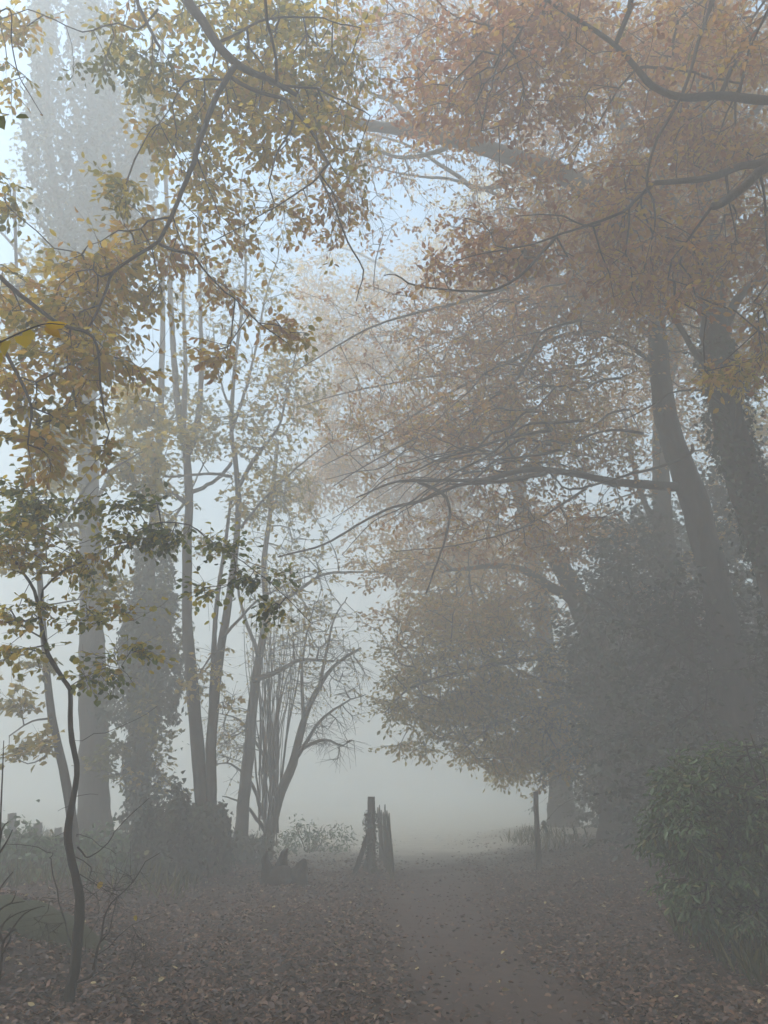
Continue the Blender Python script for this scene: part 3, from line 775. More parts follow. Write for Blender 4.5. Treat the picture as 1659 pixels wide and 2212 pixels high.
clL = [
    (C, 380, 40, 6.65, 170, 55, .5, 80, .34, 11), (C, 290, 130, 6.65, 100, 70, .5, 66, .22, 11), (C, 650, 90, 6.65, 130, 90, .5, 120, .38, 11), (C, 620, 20, 6.75, 120, 40, .5, 45, .36, 10),
    (C, 705, 200, 6.65, 95, 80, .5, 90, .40, 11), (C, 500, 190, 6.55, 130, 60, .5, 95, 0.44, 11), (C, 400, 230, 6.55, 100, 70, .5, 70, 0.42, 11), (C, 325, 310, 6.55, 65, 60, .4, 36, 0.40, 11),
    (C, 275, 380, 6.55, 40, 60, .3, 24, 0.38, 11), (C, 570, 270, 6.55, 120, 65, .5, 75, 0.43, 11), (C, 300, 515, 6.55, 110, 45, .4, 45, 0.46, 11), (C, 190, 560, 6.45, 95, 50, .4, 50, 0.46, 11),
    (C, 260, 625, 6.45, 120, 55, .4, 60, 0.46, 11), (C, 200, 700, 6.35, 120, 60, .4, 55, 0.46, 10), (C, 600, 430, 6.55, 140, 55, .4, 36, 0.62, 8), (C, 440, 585, 6.55, 70, 70, .3, 30, 0.56, 9),
    (C, 520, 480, 6.55, 90, 60, .3, 24, 0.58, 8), (C, 600, 715, 6.55, 50, 42, .3, 20, 0.50, 9), (C, 505, 770, 6.55, 45, 45, .3, 20, 0.50, 9), (C, 730, 330, 6.65, 80, 90, .4, 34, 0.48, 9),
    (C, 760, 470, 6.55, 60, 90, .3, 16, 0.62, 7), (C, 60, 30, 6.55, 90, 35, .4, 32, 0.38, 9), (C, 20, 200, 6.35, 34, 60, .3, 12, 0.38, 9), (C, 35, 470, 6.15, 45, 50, .3, 18, .28, 9),
    (C, 80, 690, 6.15, 130, 90, .5, 66, 0.44, 11), (C, 60, 820, 6.05, 110, 100, .5, 62, 0.45, 11), (C, 190, 780, 6.15, 90, 55, .4, 36, 0.48, 9), (C, 260, 810, 6.25, 60, 50, .3, 18, 0.50, 9),
    (C, 40, 960, 5.95, 80, 80, .4, 36, 0.44, 10), (C, 225, 960, 6.15, 32, 50, .2, 9, 0.46, 9), (C, 120, 900, 6.05, 60, 70, .4, 22, 0.38, 9), (C, 470, 380, 6.75, 70, 60, .3, 26, 0.40, 10),
    ('w', -2.5, -2.2, 11, 4, 3.5, 2.5, 500, .4, 10),  # out-of-view crown part behind the camera, added to darken the near ground
]
tree("beech_tree", "overhanging beech with golden-green leaves hanging in from the upper left", "tree", b, tr, limbsL, clL, seed=51, size=.092, dens=.8, clump=.36, tjit=.11, spread=.25,
     bark=M_BARKDK, bf=.3, arch=.03, rtip=.0025, flat=.6, droop=.35, group="beeches over the lane")

# ------------------------------------------------------------------ left: the slim leaning tree in front
def sapling():
    Y = 6.6
    b = gx(150, Y)
    u = 0.55 * 6.9 / F
    pts = [(150, 2170, 23), (152, 2140, 18.5), (160, 2100, 17), (164, 2050, 16.5), (171, 1990, 16), (173, 1940, 15.5), (163, 1890, 14), (151, 1840, 13), (148, 1800, 13.5), (154, 1750, 11.5),
           (163, 1700, 10), (164, 1650, 10.5), (154, 1600, 9.5), (149, 1545, 9), (149, 1490, 8.5), (135, 1467, 8), (118, 1440, 8.5), (102, 1412, 8), (92, 1372, 7.5), (86, 1332, 7), (75, 1277, 6.5), (50, 1237, 5.5), (15, 1192, 4.5), (-40, 1130, 3.5)]
    tr = np.array([(*P(x, y, Y), w * u) for x, y, w in pts])
    tr[0, 2] = b[2] - .12
    def l(p, w0, w1, dy=0): return px_path(p, Y + dy, w0 * u, w1 * u)
    lm = [
        l([(92, 1300), (95, 1272), (140, 1232), (190, 1212), (240, 1182), (285, 1172), (300, 1152), (355, 1134), (415, 1142), (450, 1167), (505, 1202), (550, 1237), (600, 1277), (672, 1346)], 4.5, 1.3),
        l([(415, 1137), (480, 1187), (580, 1230)], 1.4, .8), l([(300, 1152), (265, 1112), (240, 1087), (210, 1052)], 1.8, 1.0), l([(40, 1320), (60, 1262), (90, 1222), (150, 1182), (212, 1160)], 1.8, 1.0),
        l([(86, 1335), (60, 1342), (30, 1345), (0, 1355), (-40, 1365)], 4, 5), l([(90, 1372), (45, 1332), (0, 1300), (-30, 1280)], 3.2, 2.5), l([(-20, 1062), (30, 1057), (75, 1067), (150, 1080)], 2, 1),
        l([(505, 1202), (510, 1240), (500, 1262)], 2.2, 1.6), l([(148, 1480), (200, 1440), (260, 1440), (290, 1480)], 1.4, .8), l([(90, 1380), (140, 1345), (220, 1330), (290, 1340)], 1.3, .8),
        l([(163, 2062), (143, 2024), (133, 1975), (123, 1927), (110, 1875), (105, 1860), (110, 1850), (97, 1845), (61, 1827), (15, 1824)], 2.6, 1.0),
        l([(166, 2126), (190, 2115), (205, 2101), (210, 2065), (220, 2026), (225, 1985), (238, 1960), (256, 1937), (294, 1904), (317, 1863), (346, 1842)], 5.0, 1.1, -.1),
        l([(212, 2055), (235, 2024), (243, 1978), (253, 1939)], 2.4, 1.6, -.1), l([(210, 2082), (248, 2042), (294, 2003), (343, 1975)], 2.4, .8, -.1), l([(208, 2098), (246, 2085), (294, 2078), (351, 2062)], 1.8, .7, -.1),
        l([(160, 1838), (177, 1845), (189, 1845), (230, 1819), (256, 1796), (289, 1755), (322, 1724)], 2.8, 1.0), l([(177, 1914), (212, 1942), (213, 1975)], 1.3, .7), l([(172, 1888), (225, 1921), (256, 1934)], 1.5, 1),
        l([(160, 1845), (189, 1860), (194, 1883), (223, 1901), (246, 1921)], 1.5, 1), l([(160, 1803), (175, 1800), (212, 1824), (251, 1845)], 1.4, .7), l([(121, 1942), (92, 1939), (84, 1950)], 1.3, .7), l([(122, 1944), (102, 1968), (64, 2001), (41, 2003)], 1.3, .7),
        l([(175, 2060), (182, 2044), (200, 1993), (225, 1975), (260, 1968)], 1.5, .7), l([(165, 1720), (195, 1715), (212, 1717)], 1.2, .6), l([(150, 1790), (135, 1800), (118, 1808)], 1.2, .6), l([(152, 1600), (200, 1590), (260, 1570), (340, 1525)], 1.6, .7),
        l([(158, 1740), (138, 1745), (125, 1752)], 1.3, .6),
    ]
    cl = [(C, 110, 1085, 6.5, 110, 38, .4, 30, .25, 9), (C, 270, 1075, 6.6, 60, 30, .3, 10, .22, 8), (C, 260, 1170, 6.6, 110, 40, .3, 20, .30, 7), (C, 60, 1160, 6.5, 70, 55, .3, 24, .34, 8), (C, 130, 1240, 6.6, 70, 35, .3, 14, .35, 7),
          (C, 400, 1150, 6.6, 70, 25, .2, 11, .2, 7), (C, 480, 1190, 6.6, 60, 26, .2, 9, .2, 7), (C, 560, 1240, 6.6, 50, 28, .2, 10, .18, 7), (C, 610, 1300, 6.6, 36, 26, .2, 6, .17, 6), (C, 450, 1265, 6.6, 50, 28, .2, 6, .22, 6),
          (C, 200, 1310, 6.6, 90, 35, .3, 15, .33, 7), (C, 60, 1320, 6.5, 60, 40, .3, 12, .4, 7), (C, 240, 1400, 6.6, 60, 30, .3, 11, .33, 7), (C, 230, 1460, 6.6, 60, 22, .2, 8, .26, 7), (C, 60, 1390, 6.5, 60, 30, .3, 8, .34, 6), (C, 30, 1230, 6.4, 40, 40, .3, 10, .4, 7),
          (C, 255, 1958, 6.55, 12, 6, .05, 1, .46, 1), (C, 205, 1880, 6.6, 8, 5, .05, 1, .42, 1), (C, 215, 1930, 6.6, 40, 30, .2, 8, .4, 0), (C, 300, 2050, 6.5, 40, 30, .2, 8, .4, 0), (C, 110, 1980, 6.6, 40, 30, .2, 6, .4, 0), (C, 280, 1890, 6.5, 40, 40, .2, 6, .4, 0)]
    tree("hornbeam_tree", "slim crooked young tree in the left foreground with sparse yellow-green leaves", "tree", b, tr, lm, cl, seed=61, leaf='round', size=.064, spread=.24, dens=1.9, clump=.28, leafmat=M_HORN,
         bark=M_BARKDK, rtip=.0022, flat=.55, droop=.45, tjit=.12, bf=.5, arch=.03, rough=.12)
sapling()

# ------------------------------------------------------------------ left: trees along the field edge
b, tp_ = trunk_path(205, 16.5, [(204, 1700), (202, 1500), (196, 1200), (190, 950), (188, 780), (190, 650), (200, 350), (192, 100), (190, -120)], 0.30, 0.09, 1.25)
lim = [px_path([(188, 760), (150, 560), (110, 350), (100, 150), (92, -80)], 16.5, .17, .07), px_path([(192, 700), (260, 520), (310, 300), (330, 100), (345, -60)], 16.8, .17, .06),
       px_path([(192, 900), (120, 700), (50, 560), (0, 500)], 16.5, .08, .03), px_path([(196, 1100), (260, 1000), (330, 930), (400, 900)], 16.5, .06, .02), px_path([(190, 650), (225, 420), (245, 200), (250, -60)], 16.7, .14, .06)]
ivs = [(px_path([(190, 780), (150, 560), (112, 350), (100, 150), (92, -80)], 16.5, .66, .40), 6000), (px_path([(192, 720), (262, 510), (310, 320), (330, 180)], 16.8, .66, .34), 5000),
       (px_path([(192, 820), (200, 500), (200, 350), (192, 100), (190, -80)], 16.5, .72, .40), 7000), (px_path([(190, 780), (225, 420), (245, 200)], 16.7, .62, .36), 4500)]
tree("ivy_clad_tree", "tallest pale tree at left, a stout straight trunk forking into ivy-wrapped upright limbs", "tree", b, tp_, lim,
     [(C, 100, 380, 16.5, 90, 200, 1.5, 90, .25, 6), (C, 300, 250, 16.5, 90, 200, 1.5, 90, .3, 6), (C, 150, 950, 16.5, 90, 120, 1.5, 90, .3, 8), (C, 320, 920, 16.2, 110, 100, 1, 60, .35, 6), (C, 60, 600, 16.5, 80, 100, 1.2, 60, .35, 7)],
     seed=71, leaf='maple', size=.13, ivy=ivs, ivylump=.26, ivysize=.15, group="trees along the field edge", rtip=.005)

b, tp_ = trunk_path(305, 16, [(303, 1700), (305, 1560), (315, 1420), (322, 1300), (330, 1150), (345, 950), (352, 700), (350, 450)], 0.17, 0.05)
ivs = [(px_path([(302, 1850), (303, 1700), (305, 1600), (315, 1430), (322, 1310), (330, 1180)], 16, .38, .36), 5200), (px_path([(315, 1560), (322, 1400), (325, 1290)], 16, .66, .56), 5200)]
tree("ivy_clad_tree", "ivy-smothered trunk like a dark column between the stout pale tree and the twin stems", "tree", b, tp_,
     [px_path([(318, 1400), (280, 1300), (250, 1220)], 16, .04, .02), px_path([(330, 1180), (400, 1080), (440, 1000)], 16, .04, .015)],
     [(C, 345, 1330, 16, 75, 120, .7, 80, .2, 9), (C, 250, 1640, 15.5, 50, 60, .5, 36, .2, 7), (C, 340, 1550, 15.7, 55, 90, .5, 50, .2, 8), (C, 330, 1650, 15.6, 70, 60, .5, 40, .3, 6), (C, 360, 930, 16, 90, 140, 1, 70, .3, 5)],
     seed=72, leaf='maple', size=.11, ivy=ivs, ivylump=.12, ivysize=.10, leafmat=M_AUT, group="trees along the field edge")

# twin stems on the ivy stump
b, tp_ = trunk_path(437, 14.3, [(437, 1770), (425, 1600), (412, 1450), (405, 1350), (404, 1200), (408, 1080), (402, 980), (388, 900), (378, 800), (370, 650), (362, 450), (352, 250), (350, 50)], 0.122, 0.04, 1.2)
lim = [px_path([(445, 1850), (455, 1740), (457, 1600), (470, 1450), (490, 1330), (505, 1220), (515, 1100), (508, 990), (500, 920), (508, 780), (530, 600), (520, 400)], 14.3, .108, .025),
       px_path([(402, 985), (420, 945), (432, 880), (436, 780), (432, 640), (430, 450)], 14.3, .085, .03), px_path([(395, 930), (400, 800), (395, 650), (400, 500)], 14.3, .06, .025),
       px_path([(408, 1065), (440, 1050), (480, 1025), (500, 1000)], 14.3, .045, .035), px_path([(404, 1090), (370, 1065), (355, 1060)], 14.3, .05, .02), px_path([(458, 1560), (462, 1440), (470, 1300), (485, 1180), (500, 1080)], 14.4, .06, .03),
       px_path([(500, 1030), (440, 1025), (370, 1030), (320, 1020), (270, 1030)], 14.2, .035, .012), px_path([(512, 1060), (545, 1000), (600, 930), (620, 860), (640, 760)], 14.2, .045, .015), px_path([(518, 1140), (560, 1090), (640, 1010), (720, 950)], 14.2, .03, .01),
       px_path([(500, 930), (540, 800), (570, 650), (600, 560)], 14.2, .035, .012), px_path([(505, 900), (470, 800), (460, 700)], 14.2, .03, .012), px_path([(480, 1380), (540, 1310), (600, 1270), (700, 1230)], 14.2, .03, .01),
       px_path([(480, 1400), (440, 1440), (420, 1480)], 14.2, .02, .01)]
ivs = [(px_path([(432, 1940), (432, 1880), (432, 1800), (432, 1745)], 14.2, .46, .38), 5200)]
lim.append(px_path([(432, 1930), (432, 1880), (432, 1800), (432, 1752)], 14.2, .40, .30))
tree("twin_stemmed_tree", "twin grey stems rising from a low ivy-covered stump left of the lane", "tree", b, tp_, lim,
     [(C, 480, 900, 14.2, 130, 160, 1, 90, .35, 4), (C, 330, 960, 14.2, 110, 90, .8, 70, .35, 6), (C, 560, 1000, 14.2, 100, 150, 1, 100, .4, 3), (C, 530, 700, 14.2, 130, 160, 1, 120, .4, 2), (C, 420, 1120, 14.2, 120, 70, .8, 40, .35, 4),
      (C, 600, 1250, 14.2, 110, 90, .8, 70, .4, 2), (C, 430, 600, 14.2, 110, 200, 1, 90, .4, 3), (C, 620, 820, 14.2, 90, 130, 1, 90, .45, 4), (C, 520, 450, 14.2, 150, 160, 1, 120, .4, 2), (C, 470, 1450, 14.1, 70, 80, .6, 40, .4, 3)],
     seed=73, leaf='maple', size=.105, dens=1.7, ivy=ivs, ivysize=.10, group="trees along the field edge", tw=3, moss=True)

b, tp_ = trunk_path(517, 17.5, [(524, 1760), (535, 1640), (543, 1540), (555, 1440), (570, 1360), (575, 1310), (570, 1220), (585, 1100), (600, 950)], 0.14, 0.045)
tree("leaning_tree", "single bare stem leaning right, between the twin stems and the many-stemmed hazel", "tree", b, tp_,
     [px_path([(545, 1470), (600, 1450), (650, 1425), (720, 1428)], 17.4, .07, .03), px_path([(573, 1310), (620, 1290), (700, 1240), (820, 1235)], 17.4, .06, .02), px_path([(560, 1420), (520, 1300), (510, 1200)], 17.4, .05, .02)],
     [(C, 620, 1150, 17.4, 120, 130, 1.2, 120, .4, 2), (C, 680, 1350, 17.4, 110, 80, 1, 80, .4, 2), (C, 560, 1000, 17.4, 120, 120, 1, 90, .4, 3)], seed=74, leaf='maple', size=.11, dens=1.5, group="trees along the field edge", tw=3, rtip=.005)

# many-stemmed hazel
def hazel():
    Y = 18
    b = gx(575, Y)
    rg = np.random.default_rng(75)
    tr = np.vstack(((b[0], b[1], b[2] - .1, .17), px_path([(577, 1825), (600, 1730), (632, 1650), (655, 1560), (680, 1500), (720, 1440), (780, 1400)], Y, .14, .03)))
    lm = []
    for q in range(48):
        x0 = rg.uniform(556, 602); top = rg.uniform(1290, 1480); xt = x0 + rg.normal(14, 34)
        y0 = rg.uniform(1640, 1830)
        lm.append(px_path([(x0, y0), (x0 + (xt - x0) * .4, y0 - (y0 - top) * .4), (x0 + (xt - x0) * .75 + rg.normal(0, 6), y0 - (y0 - top) * .72), (xt, top)], Y + rg.normal(0, .3), rg.uniform(.011, .024), .006))
    for px, pts in enumerate([[(640, 1640), (690, 1560), (740, 1520), (790, 1500)], [(655, 1560), (650, 1460), (660, 1380), (680, 1300)], [(690, 1490), (700, 1420), (720, 1340), (750, 1290)], [(600, 1740), (570, 1640), (520, 1560), (470, 1540)],
                              [(580, 1790), (540, 1690), (500, 1650), (455, 1650)], [(575, 1800), (530, 1740), (480, 1720)], [(650, 1620), (700, 1600), (735, 1610), (760, 1600)]]):
        lm.append(px_path(pts, Y, .05, .012))
    tree("hazel_bush", "bare many-stemmed hazel with a fan of upright rods beside the far lane", "bush", b, tr, lm,
         [(C, 700, 1450, Y, 100, 130, .8, 150, .4, 1), (C, 600, 1400, Y, 70, 130, .7, 110, .4, 2), (C, 500, 1600, Y, 60, 90, .7, 90, .4, 2), (C, 710, 1590, Y, 60, 50, .6, 50, .4, 0)],
         seed=75, leaf='round', size=.07, dens=1.4, limbname="stem", rtip=.006, sides=7, group="trees along the field edge", spread=.4)
hazel()

b, tp_ = trunk_path(165, 12.5, [(155, 1770), (140, 1680), (112, 1550), (98, 1430), (82, 1200), (62, 950), (40, 700), (30, 400)], 0.075, 0.03)
tree("sycamore_tree", "thin pale leaning sycamore with big lobed leaves, just left of the stout pale trunk", "tree", b, tp_,
     [px_path([(112, 1550), (70, 1560), (20, 1590)], 12.4, .02, .01), px_path([(125, 1600), (90, 1640), (60, 1650)], 12.4, .016, .008), px_path([(82, 1200), (180, 1060), (270, 1000), (330, 960)], 12.4, .03, .012),
      px_path([(62, 950), (150, 880), (260, 860), (350, 870)], 12.4, .025, .01), px_path([(98, 1430), (30, 1420), (-20, 1440)], 12.4, .02, .01), px_path([(60, 920), (20, 820), (-30, 760)], 12.4, .025, .01)],
     [(C, 70, 1590, 12.2, 65, 60, .5, 26, .35, 6), (C, 40, 1460, 12.3, 70, 70, .5, 34, .35, 6), (C, 300, 960, 12.3, 110, 70, .6, 60, .35, 6), (C, 330, 860, 12.4, 90, 50, .6, 40, .35, 6), (C, 60, 1150, 12.4, 90, 110, .6, 60, .3, 6), (C, 280, 1060, 12.4, 90, 50, .6, 40, .3, 6),
      (C, 230, 1250, 12.6, 110, 60, .6, 40, .3, 5), (C, 120, 980, 12.6, 110, 70, .6, 60, .3, 7), (C, 20, 700, 12.4, 70, 110, .7, 50, .3, 6)],
     seed=76, leaf='maple', size=.125, group="trees along the field edge", tw=3, rtip=.003, spread=.32)

# unseen beeches around the camera, added for shade: one built, the rest copied
def shade_beeches():
    spots = [(-3.6, -6.5), (-9.5, -3.0), (-7.8, 1.0), (3.8, -7.5), (9.0, -2.0), (-11.5, 3.0), (10.5, 4.0), (0.5, -13.0), (-9.0, -9.0), (9.0, -10.5)]
    x, y = spots[0]; z = float(H(x, y))
    rg = np.random.default_rng(400)
    tr = np.array([(x, y, z - .2, .42), (x, y, z + .5, .33), (x + .1, y, z + 5, .26), (x - .1, y, z + 11, .16), (x, y, z + 17, .05)])
    lm = []
    for q in range(8):
        a = q * .8 + rg.uniform(0, .5); h = rg.uniform(3.5, 12)
        lm.append(np.array([(x, y, z + h, .10), (x + 2 * math.cos(a), y + 2 * math.sin(a), z + h + 1, .06), (x + 4 * math.cos(a), y + 4 * math.sin(a), z + h + 1.3, .02)]))
    t = tree("beech_tree", "unseen beech added around the start of the lane for shade", "tree", (x, y, z), tr, lm,
             [('w', x, y, z + 9.5, 4.7, 4.7, 7.5, 1500, .7, 9)], seed=401, size=.20, spread=.6, rtip=.005, group="beeches added for shade")
    for (xx, yy) in spots[1:]:
        c = t.copy(); COL.objects.link(c)
        c.location = (xx, yy, float(H(xx, yy))); c.rotation_euler = (0, 0, rg.uniform(0, 6.28))
        if xx < -7: c.scale = (.85, .85, .48)      # squashed on the field side to block only low light
        for ch in t.children:
            d = ch.copy(); COL.objects.link(d); d.parent = c
shade_beeches()

# ------------------------------------------------------------------ close leaves at the left edge
def near_spray(name, label, pts, Y, w, leaf_list, seed):
    u = Y * 1.05 / F
    pa = resample(px_path(pts, Y, w * u, w * .4 * u), .05)
    o = pa[0, :3]
    root = thing(name, label, "branch", o)
    v, q, t = tube(pa, 6, .05, np.random.default_rng(seed))
    make_mesh("twig", v, [q, t], M_BARKDK, root, smooth=True)
    rg = np.random.default_rng(seed)
    for (px, py, ang, s, tn) in leaf_list:
        bp = P(px, py, Y + rg.normal(0, .02))
        a = math.radians(ang)
        d = np.array((math.cos(a), rg.normal(0, .3), math.sin(a)))
        n = unit(np.array((rg.normal(0, .4), -1.0, rg.uniform(.1, .9))))
        v, f, k = leaves(bp[None], d[None], n[None], np.array([s]), 'round')
        make_mesh("leaf", v, f, M_YEL, root, tint=np.full(k, tn))
near_spray("low_branch", "bright yellow leaves on a low twig close to the camera at the left edge", [(-160, 820), (-60, 770), (30, 725), (95, 700), (140, 702)], 3.0, 3.0,
           [(5, 742, 200, .09, .42), (20, 735, 262, .085, .41), (45, 725, 300, .085, .43), (95, 702, 20, .105, .5), (95, 708, 340, .085, .56), (-10, 760, 290, .08, .40), (65, 712, 265, .07, .42)], 91)
near_spray("low_branch", "single green and yellow leaf pair close to the camera at the upper left edge", [(-120, 200), (-40, 235), (20, 248)], 3.0, 2.2,
           [(5, 245, 180, .075, .30), (0, 250, 285, .075, .06), (34, 252, 352, .075, .05), (-20, 240, 200, .08, .38)], 92)
near_spray("dark_twig", "thin dark bare twig hanging down at the upper left edge", [(-120, -80), (-40, 30), (20, 20), (25, 90), (40, 160), (65, 205), (92, 250)], 4.2, 2.6,
           [(90, 246, 285, .03, .9)], 93)

# ------------------------------------------------------------------ fence posts, paling, single post
def post_mesh(top, base, wx, wy, mat, name, parent=None, seed=0, lean_cut=.02, origin=None):
    """square timber with slightly worn corners between two points"""
    top, base = np.asarray(top, float), np.asarray(base, float)
    rg = np.random.default_rng(seed)
    n = 14
    ring = np.array([(-.5, -.42), (-.42, -.5), (.42, -.5), (.5, -.42), (.5, .42), (.42, .5), (-.42, .5), (-.5, .42)])
    V = []
    for k in range(n + 1):
        f = k / n
        c = base + (top - base) * f
        s = 1 - .05 * f + rg.normal(0, .012)
        w = rg.normal(0, .003, 2)
        for r in ring:
            q = np.array((r[0] * wx * s + w[0], r[1] * wy * s + w[1], 0)) + rg.normal(0, .0018, 3)
            if k == n: q[2] += lean_cut * r[0] + rg.normal(0, .004)
            V.append(c + q)
    V.append(base); V.append(top)
    V = np.array(V)
    m = len(ring)
    i = np.arange(n)[:, None] * m; j = np.arange(m)[None, :]; k = (j + 1) % m
    Q = np.stack((i + j, i + k, i + k + m, i + j + m), -1).reshape(-1, 4)
    jj = np.arange(m); kk = (jj + 1) % m; bb = n * m
    T = np.vstack((np.stack((np.full(m, len(V) - 2), kk, jj), -1), np.stack((np.full(m, len(V) - 1), bb + jj, bb + kk), -1)))
    return make_mesh(name, V, [Q, T], mat, parent, origin=origin)

bse = gx(1164, 15.4)
pt = P(1157, 1710, 15.4)
o = thing("wooden_post", "slim square wooden post standing alone on the right verge of the lane", "post", bse)
post_mesh(pt, bse - np.array((0, 0, .15)), .09, .09, M_ROT, "shaft", o, 3)
for zz in (.35, .72, 1.0):
    q = bse + (pt - bse) * (zz / 1.4)
    vv, qq, tt = tube(np.array([(q[0] - .052, q[1] - .03, q[2], .007), (q[0] - .047, q[1] - .03, q[2], .007), (q[0] - .040, q[1] - .03, q[2], .005)]), 6, 0)
    make_mesh("staple", vv, [qq, tt], M_ROT, o)

posts = [(26, 1757, 17.5, .15, "thickest and leftmost weathered fence post in the mist at the left edge"), (82, 1778, 18.5, .16, "second fence post from the left edge, with its top hidden by hanging leaves"),
         (126, 1788, 19.5, .13, "furthest fence post, close against the left of the stout pale trunk"), (31, 1962, 9.6, .09, "short dark fence stake in the undergrowth at the left edge")]
for k, (px, ty, Y, w, lab) in enumerate(posts):
    bb = gx(px + 2, Y)
    o = post_mesh(P(px, ty, Y), bb - np.array((0, 0, .15)), w, w, M_WOOD, "fence_post", None, 30 + k, origin=bb)
    tag(o, lab, "post", "fence posts on the left")

# leaning gate post with a brace and ivy
gb = gx(802, 15.3)
gt = P(802, 1721, 15.3)
o = thing("gate_post", "round-topped old post with ivy and a slanting brace beside the paling", "post", gb)
pa = resample(np.array([(*(gb - np.array((0, 0, .15))), .082), (*(gb + (gt - gb) * .3), .079), (*(gb + (gt - gb) * .7), .075), (*gt, .070)]), .06)
v, q, t = tube(pa, 12, .05, np.random.default_rng(4))
make_mesh("shaft", v, [q, t], M_WOOD, o, smooth=True)
bb = gx(767, 15.2)
post_mesh(P(800, 1790, 15.22), bb - np.array((.05, 0, 0)) - np.array((0, 0, .1)), .10, .09, M_ROT, "brace", o, 5)
rg = np.random.default_rng(6)
n = 620
f = rg.uniform(0.02, .82, n); ph = rg.uniform(0, 6.28, n)
cen = gb + (gt - gb) * f[:, None]
rr = (.085 + .03 * np.sin(f * 21) + np.abs(rg.normal(0, .03, n)))
off = np.stack((np.cos(ph) * rr - .012 * (f < .6), np.sin(ph) * rr, rg.normal(0, .02, n)), -1)
v, fc, k = leaves(cen + off, rg.normal(0, .6, (n, 3)) - np.array((0, 0, .7)), off * 8 + rg.normal(0, .4, (n, 3)), .055 * rg.uniform(.6, 1.3, n), 'ivy')
make_mesh("ivy", v, fc, M_IVY, o, tint=np.repeat(rg.uniform(0, 1, n), k))

# cleft paling running away along the lane edge
A0, B0 = gx(850, 14.4), gx(822, 18.2)
fo = thing("paling_fence", "short run of split chestnut paling with uneven tops, seen end-on by the lane", "fence", A0)
pal = [(0.0, 1.06), (.05, .98), (.12, 1.10), (.20, .92), (.28, 1.12), (.37, 1.0), (.46, 1.16), (.56, 1.05), (.67, 1.18), (.78, 1.05), (.90, 1.14), (1.0, 1.08)]
for k, (f, h) in enumerate(pal):
    c = A0 + (B0 - A0) * f
    c = np.array((c[0], c[1], float(H(c[0], c[1]))))
    rg = np.random.default_rng(100 + k)
    top = c + np.array((-.055 + rg.normal(0, .025), rg.normal(0, .03), h))
    w = .043 if k else .06
    p_ = np.array([(*(c - np.array((0, 0, .1))), w * .55), (*(c * .5 + top * .5), w * .5), (*(top - np.array((0, 0, .10))), w * .42), (*top, .008)])
    v, q, t = tube(resample(p_, .06), 6, .12, rg)
    make_mesh("pale", v, [q, t], M_WOODMOSS, fo)
for zf in (.28, .80):
    pts = []
    for f in np.linspace(0, 1, 9):
        c = A0 + (B0 - A0) * f
        pts.append((c[0] - .05 * zf - .03, c[1], float(H(c[0], c[1])) + zf + .02 * math.sin(f * 9), .007))
    v, q, t = tube(resample(np.array(pts), .1), 6, 0)
    make_mesh("wire", v, [q, t], M_ROT, fo)

# ------------------------------------------------------------------ stump, mounds, undergrowth
def rotten_stump():
    Yb = 13.3
    b = gx(612, Yb)
    o = thing("tree_stump", "low dark rotten stump with jagged broken prongs on the left verge", "stump", b)
    rg = np.random.default_rng(8)
    parts = []
    def lump(pts):
        parts.append(tube(resample(np.array(pts), .05), 10, .22, rg))
    x, y, z = b
    lump([(x - .03, y, z - .1, .30), (x - .02, y, z + .08, .27), (x, y, z + .22, .20), (x + .02, y, z + .30, .05)])
    lump([(x - .26, y, z - .1, .14), (x - .28, y, z + .2, .10), (x - .31, y, z + .40, .07), (x - .29, y, z + .52, .015)])
    lump([(x - .06, y + .05, z, .14), (x - .04, y + .05, z + .3, .10), (x - .01, y + .05, z + .47, .06), (x + .05, y + .03, z + .55, .012)])
    lump([(x + .22, y - .03, z - .1, .20), (x + .24, y - .03, z + .14, .16), (x + .29, y, z + .28, .10), (x + .33, y, z + .40, .02)])
    v, f = merge(parts)
    make_mesh("stump", v, f, M_ROT, o, smooth=True)
rotten_stump()

def ivy_mound(name, label, cat, px, Y, rx, h, n, seed, size=.09, mat=None, kind='ivy'):
    b = gx(px, Y)
    rg = np.random.default_rng(seed)
    d = unit(rg.normal(0, 1, (n, 3))); d[:, 2] = np.abs(d[:, 2])
    lump = 1 + .24 * np.sin(d[:, 0] * 7 + seed) + .2 * np.sin(d[:, 2] * 9 + d[:, 1] * 6) + .12 * np.sin(d[:, 0] * 17 + 3 * d[:, 1])
    lump = lump + np.where(rg.uniform(0, 1, n) < .08, np.abs(rg.normal(0, .22, n)), 0)
    rad = lump * (1 - np.abs(rg.normal(0, .16, n)))
    p = b + d * rad[:, None] * np.array((rx, rx * .9, h))
    o = thing(name, label, cat, b)
    v, f, k = leaves(p, rg.normal(0, .7, (n, 3)) - np.array((0, 0, .6)) + d * .4, d + rg.normal(0, .45, (n, 3)), size * rg.uniform(.6, 1.3, n), kind)
    make_mesh("foliage", v, f, mat or M_IVY, o, tint=np.repeat(np.clip(rg.normal(.4, .25, n), 0, 1), k))
    st = []
    for q in range(9):
        a = rg.uniform(0, 6.28); rr = rg.uniform(.2, .75)
        st.append(tube(resample(np.array([(b[0] + .2 * rr * math.cos(a) * rx, b[1] + .2 * rr * math.sin(a) * rx, b[2] - .05, .016), (b[0] + .6 * rr * math.cos(a) * rx, b[1] + .6 * rr * math.sin(a) * rx, b[2] + h * .5, .011),
                                          (b[0] + rr * math.cos(a) * rx, b[1] + rr * math.sin(a) * rx, b[2] + h * .95, .004)]), .1), 5, .05, rg))
    v, f = merge(st)
    make_mesh("stem", v, f, M_TWIG, o)
ivy_mound("ivy_bush", "dark ivy mound in front of the ivy column, touching the twin-stemmed stump", "bush", 352, 13.2, .50, 1.1, 6500, 201)
